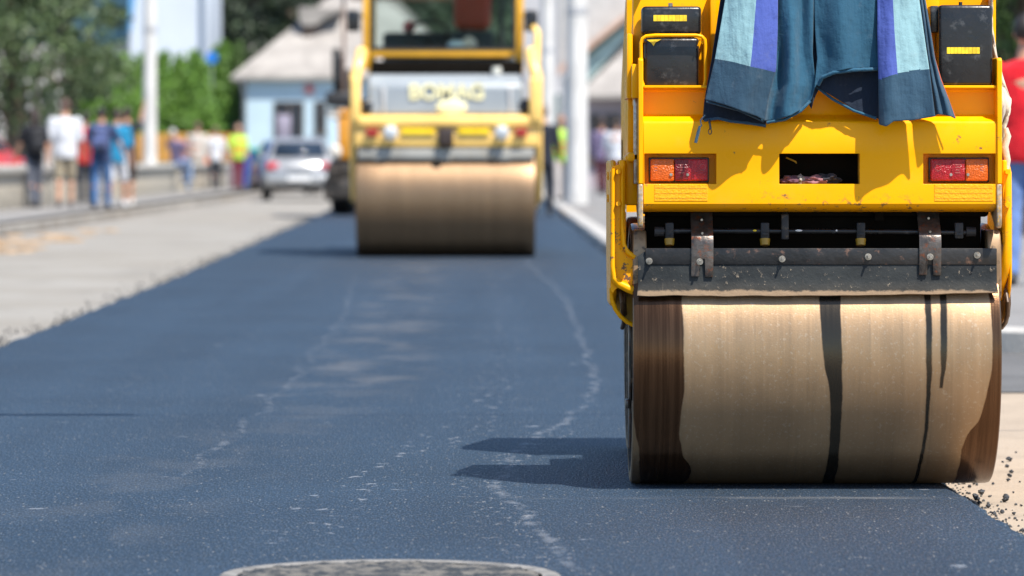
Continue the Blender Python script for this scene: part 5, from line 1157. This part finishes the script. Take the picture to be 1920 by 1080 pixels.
bm = newbm(); prism_y(bm, [(sx_(1046), sz(142)), (sx_(1245), sz(-22)), (sx_(1245), sz(-34)), (sx_(1046), sz(128))], YS-.5, YS+1.0); link('verge', bm, mat('terracotta_verge', (.50, .33, .25), .8, var=.2), R2)
YT = 165; tx = lambda p: X(p, YT)
R3 = thing('building', 'whitish block behind the two poles between the rollers', 'building', (tx(1040), YT+4, 0))
bm = newbm(); box(bm, tx(965), tx(1064), YT, YT+8, -.06, 10); link('wall', bm, mat('offwhite_render', (.50, .49, .50), .9, var=.05), R3)
bm = newbm(); box(bm, tx(960), tx(1068), YT-.4, YT+8.4, 10, 10.25, .02); link('roof', bm, MC['flat_roof'], R3)
for k in range(2): window(R3, tx(1012+k*26), tx(1026+k*26), YT-.02, 1.0, 3.4, mat('white_frame', (.6, .6, .6), .5), mat('teal_pane', (.08, .16, .17), .2), 1)

# ------------------------------------------------------------------ street furniture
def pole(label, px, Y, w0, w1, h, z=.05, col=(.60, .585, .56)):
    x = X(px, Y); T = thing('utility_pole', label, 'utility pole', (x, Y, z))
    bm = newbm(); cone(bm, (x, Y, z-.1), (x, Y, h), w0/2, w1/2, 20); link('shaft', bm, mat('pale_concrete_pole', col, .85, var=.1, scale=2), T, ang=30)
    for zz in (h*.42, h*.62): bm = newbm(); cone(bm, (x, Y, zz), (x, Y, zz+.12), w0/2*.98, n=20); link('band', bm, mat('pole_band', (.45, .45, .46), .6, .3), T, ang=30)
    bm = newbm(); box(bm, x-.7, x+.7, Y-.06, Y+.06, h-.6, h-.5, .01)
    for q in (-.6, -.2, .2, .6): cone(bm, (x+q, Y, h-.5), (x+q, Y, h-.36), .04, .03, 10)
    link('crossarm', bm, MC['pole_band'], T, ang=30)
pole('thick white concrete pole on the kerb right of the far roller', 1081, 82, .42, .34, 8.5)
pole('slimmer pale pole behind the far roller, left of the thick white one', 1026, 120, .36, .28, 9)
pole('tall white pole rising in front of the thujas', 281, 108, .34, .25, 9.5)
LAMP = None
# overhead cable out of the frame whose shadow crosses the road
OC = thing('overhead_cable', 'overhead cable crossing high above the road between two poles', 'cable', (0, 12.3, 6.4))
bm = newbm(); tube(bm, [(-12+i*.7, 12.28, 6.4+.0009*(i-15)**2) for i in range(31)], .011, 8); link('wire', bm, M['blkrub'], OC, ang=60)
bm = newbm(); tube(bm, [(-12+i*.5, 12.30, 6.36+.001*(i-20)**2) for i in range(27)], .05, 10); link('bundle', bm, M['blkrub'], OC, ang=60)
# low stone wall segments
WM_ = mat('rubble_wall', (.44, .39, .31), .95, var=.25, scale=7, dirt=(.24, .2, .16), dirt_amt=.4, bmp=1, bscale=14); CP = mat('wall_cap', (.50, .47, .42), .85, var=.12)
def lowwall(label, x, y0, y1, h=.60):
    T = thing('low_wall', label, 'wall', (x, (y0+y1)/2, .05), group='low stone walls along the left sidewalk')
    bm = newbm(); box(bm, x-.18, x+.18, y0, y1, 0, .05+h, .01); link('wall', bm, WM_, T)
    bm = newbm(); box(bm, x-.26, x+.26, y0-.05, y1+.05, .053+h, .053+h+.13, .02); link('cap', bm, CP, T)
lowwall('low stone wall with pale cap at the left edge of the picture', -8.55, 55, 81); lowwall('short low stone wall behind the man in white T-shirt', -8.7, 83, 93); lowwall('low stone wall right of the near group, where people sit', -8.75, 97, 113.5)
lowwall('far end of the low stone wall behind the safety vest worker', -8.7, 115, 133)
# timber fence
FN = thing('timber_fence', 'orange brown timber fence below the thujas', 'fence', (-10, 134, 0))
bm = newbm(); x = -13.5
while x < -8.1:
    box(bm, x, x+.13, 134, 134.03, .82, 1.66+.03*random.Random(int(x*100)).random()); x += .16
link('boards', bm, mat('orange_timber', (.55, .27, .06), .8, var=.2, scale=4), FN)
bm = newbm(); box(bm, -13.5, -8.1, 134.031, 134.09, .9, 1.0); box(bm, -13.5, -8.1, 134.031, 134.09, 1.3, 1.4)
for k in range(4): box(bm, -13.4+k*1.7, -13.28+k*1.7, 134.091, 134.2, 0, 1.6)
link('rails', bm, MC['orange_timber'], FN)
bm = newbm(); box(bm, -13.6, -8.0, 133.9, 134.25, 0, .78, .01); link('base_wall', bm, mat('mauve_grey_base', (.20, .18, .19), .9, var=.2), FN)
# blue round sign on a post
BS = thing('road_sign', 'round blue road sign on a grey post left of the pale blue house', 'road sign', (X(397, 142), 142, .05))
x, z = X(397, 142), Z(108, 142)
bm = newbm(); cone(bm, (x, 142.05, 0), (x, 142.05, z+.1), .022, n=12); link('post', bm, mat('sign_post', (.35, .36, .37), .5, .5), BS, ang=30)
bm = newbm(); cone(bm, (x, 142.0, z), (x, 141.97, z), .19, n=32); link('plate', bm, mat('sign_blue', (.02, .18, .6), .4), BS, ang=30)
# bins
def bin_(label, px, Y, body, lid, s=1):
    x = X(px, Y); T = thing('wheeled_bin', label, 'bin', (x, Y, .05))
    bm = newbm(); r0 = [bm.verts.new((x+a*.26*s, Y+b*.28*s, .12)) for a, b in ((-1, -1), (1, -1), (1, 1), (-1, 1))]; r1 = [bm.verts.new((x+a*.33*s, Y+b*.36*s, .95*s)) for a, b in ((-1, -1), (1, -1), (1, 1), (-1, 1))]
    for k in range(4): bm.faces.new((r0[k], r0[(k+1) % 4], r1[(k+1) % 4], r1[k]))
    bm.faces.new(r0[::-1]); bm.faces.new(r1); link('body', bm, body, T, bevel=.03)
    bm = newbm(); box(bm, x-.36*s, x+.36*s, Y-.4*s, Y+.4*s, .955*s, 1.06*s, .03, 3); tube(bm, [(x-.25*s, Y+.42*s, .98*s), (x+.25*s, Y+.42*s, .98*s)], .02, 8); link('lid', bm, lid, T, ang=50)
    for q in (-.24, .24):
        bm = newbm(); cone(bm, (x+q*s-.03, Y+.25*s, .14), (x+q*s+.03, Y+.25*s, .14), .1, n=20); link('wheel', bm, M['blkrub'], T, ang=30)
bl = mat('bin_blue', (.03, .12, .42), .45); tl = mat('bin_teal', (.02, .35, .30), .45)
bin_('blue wheeled bin with teal lid, left of the silver hatchback', 474, 124, bl, tl, 1.15); bin_('blue wheeled bin nearest the silver hatchback', 498, 126, bl, bl, 1.15)
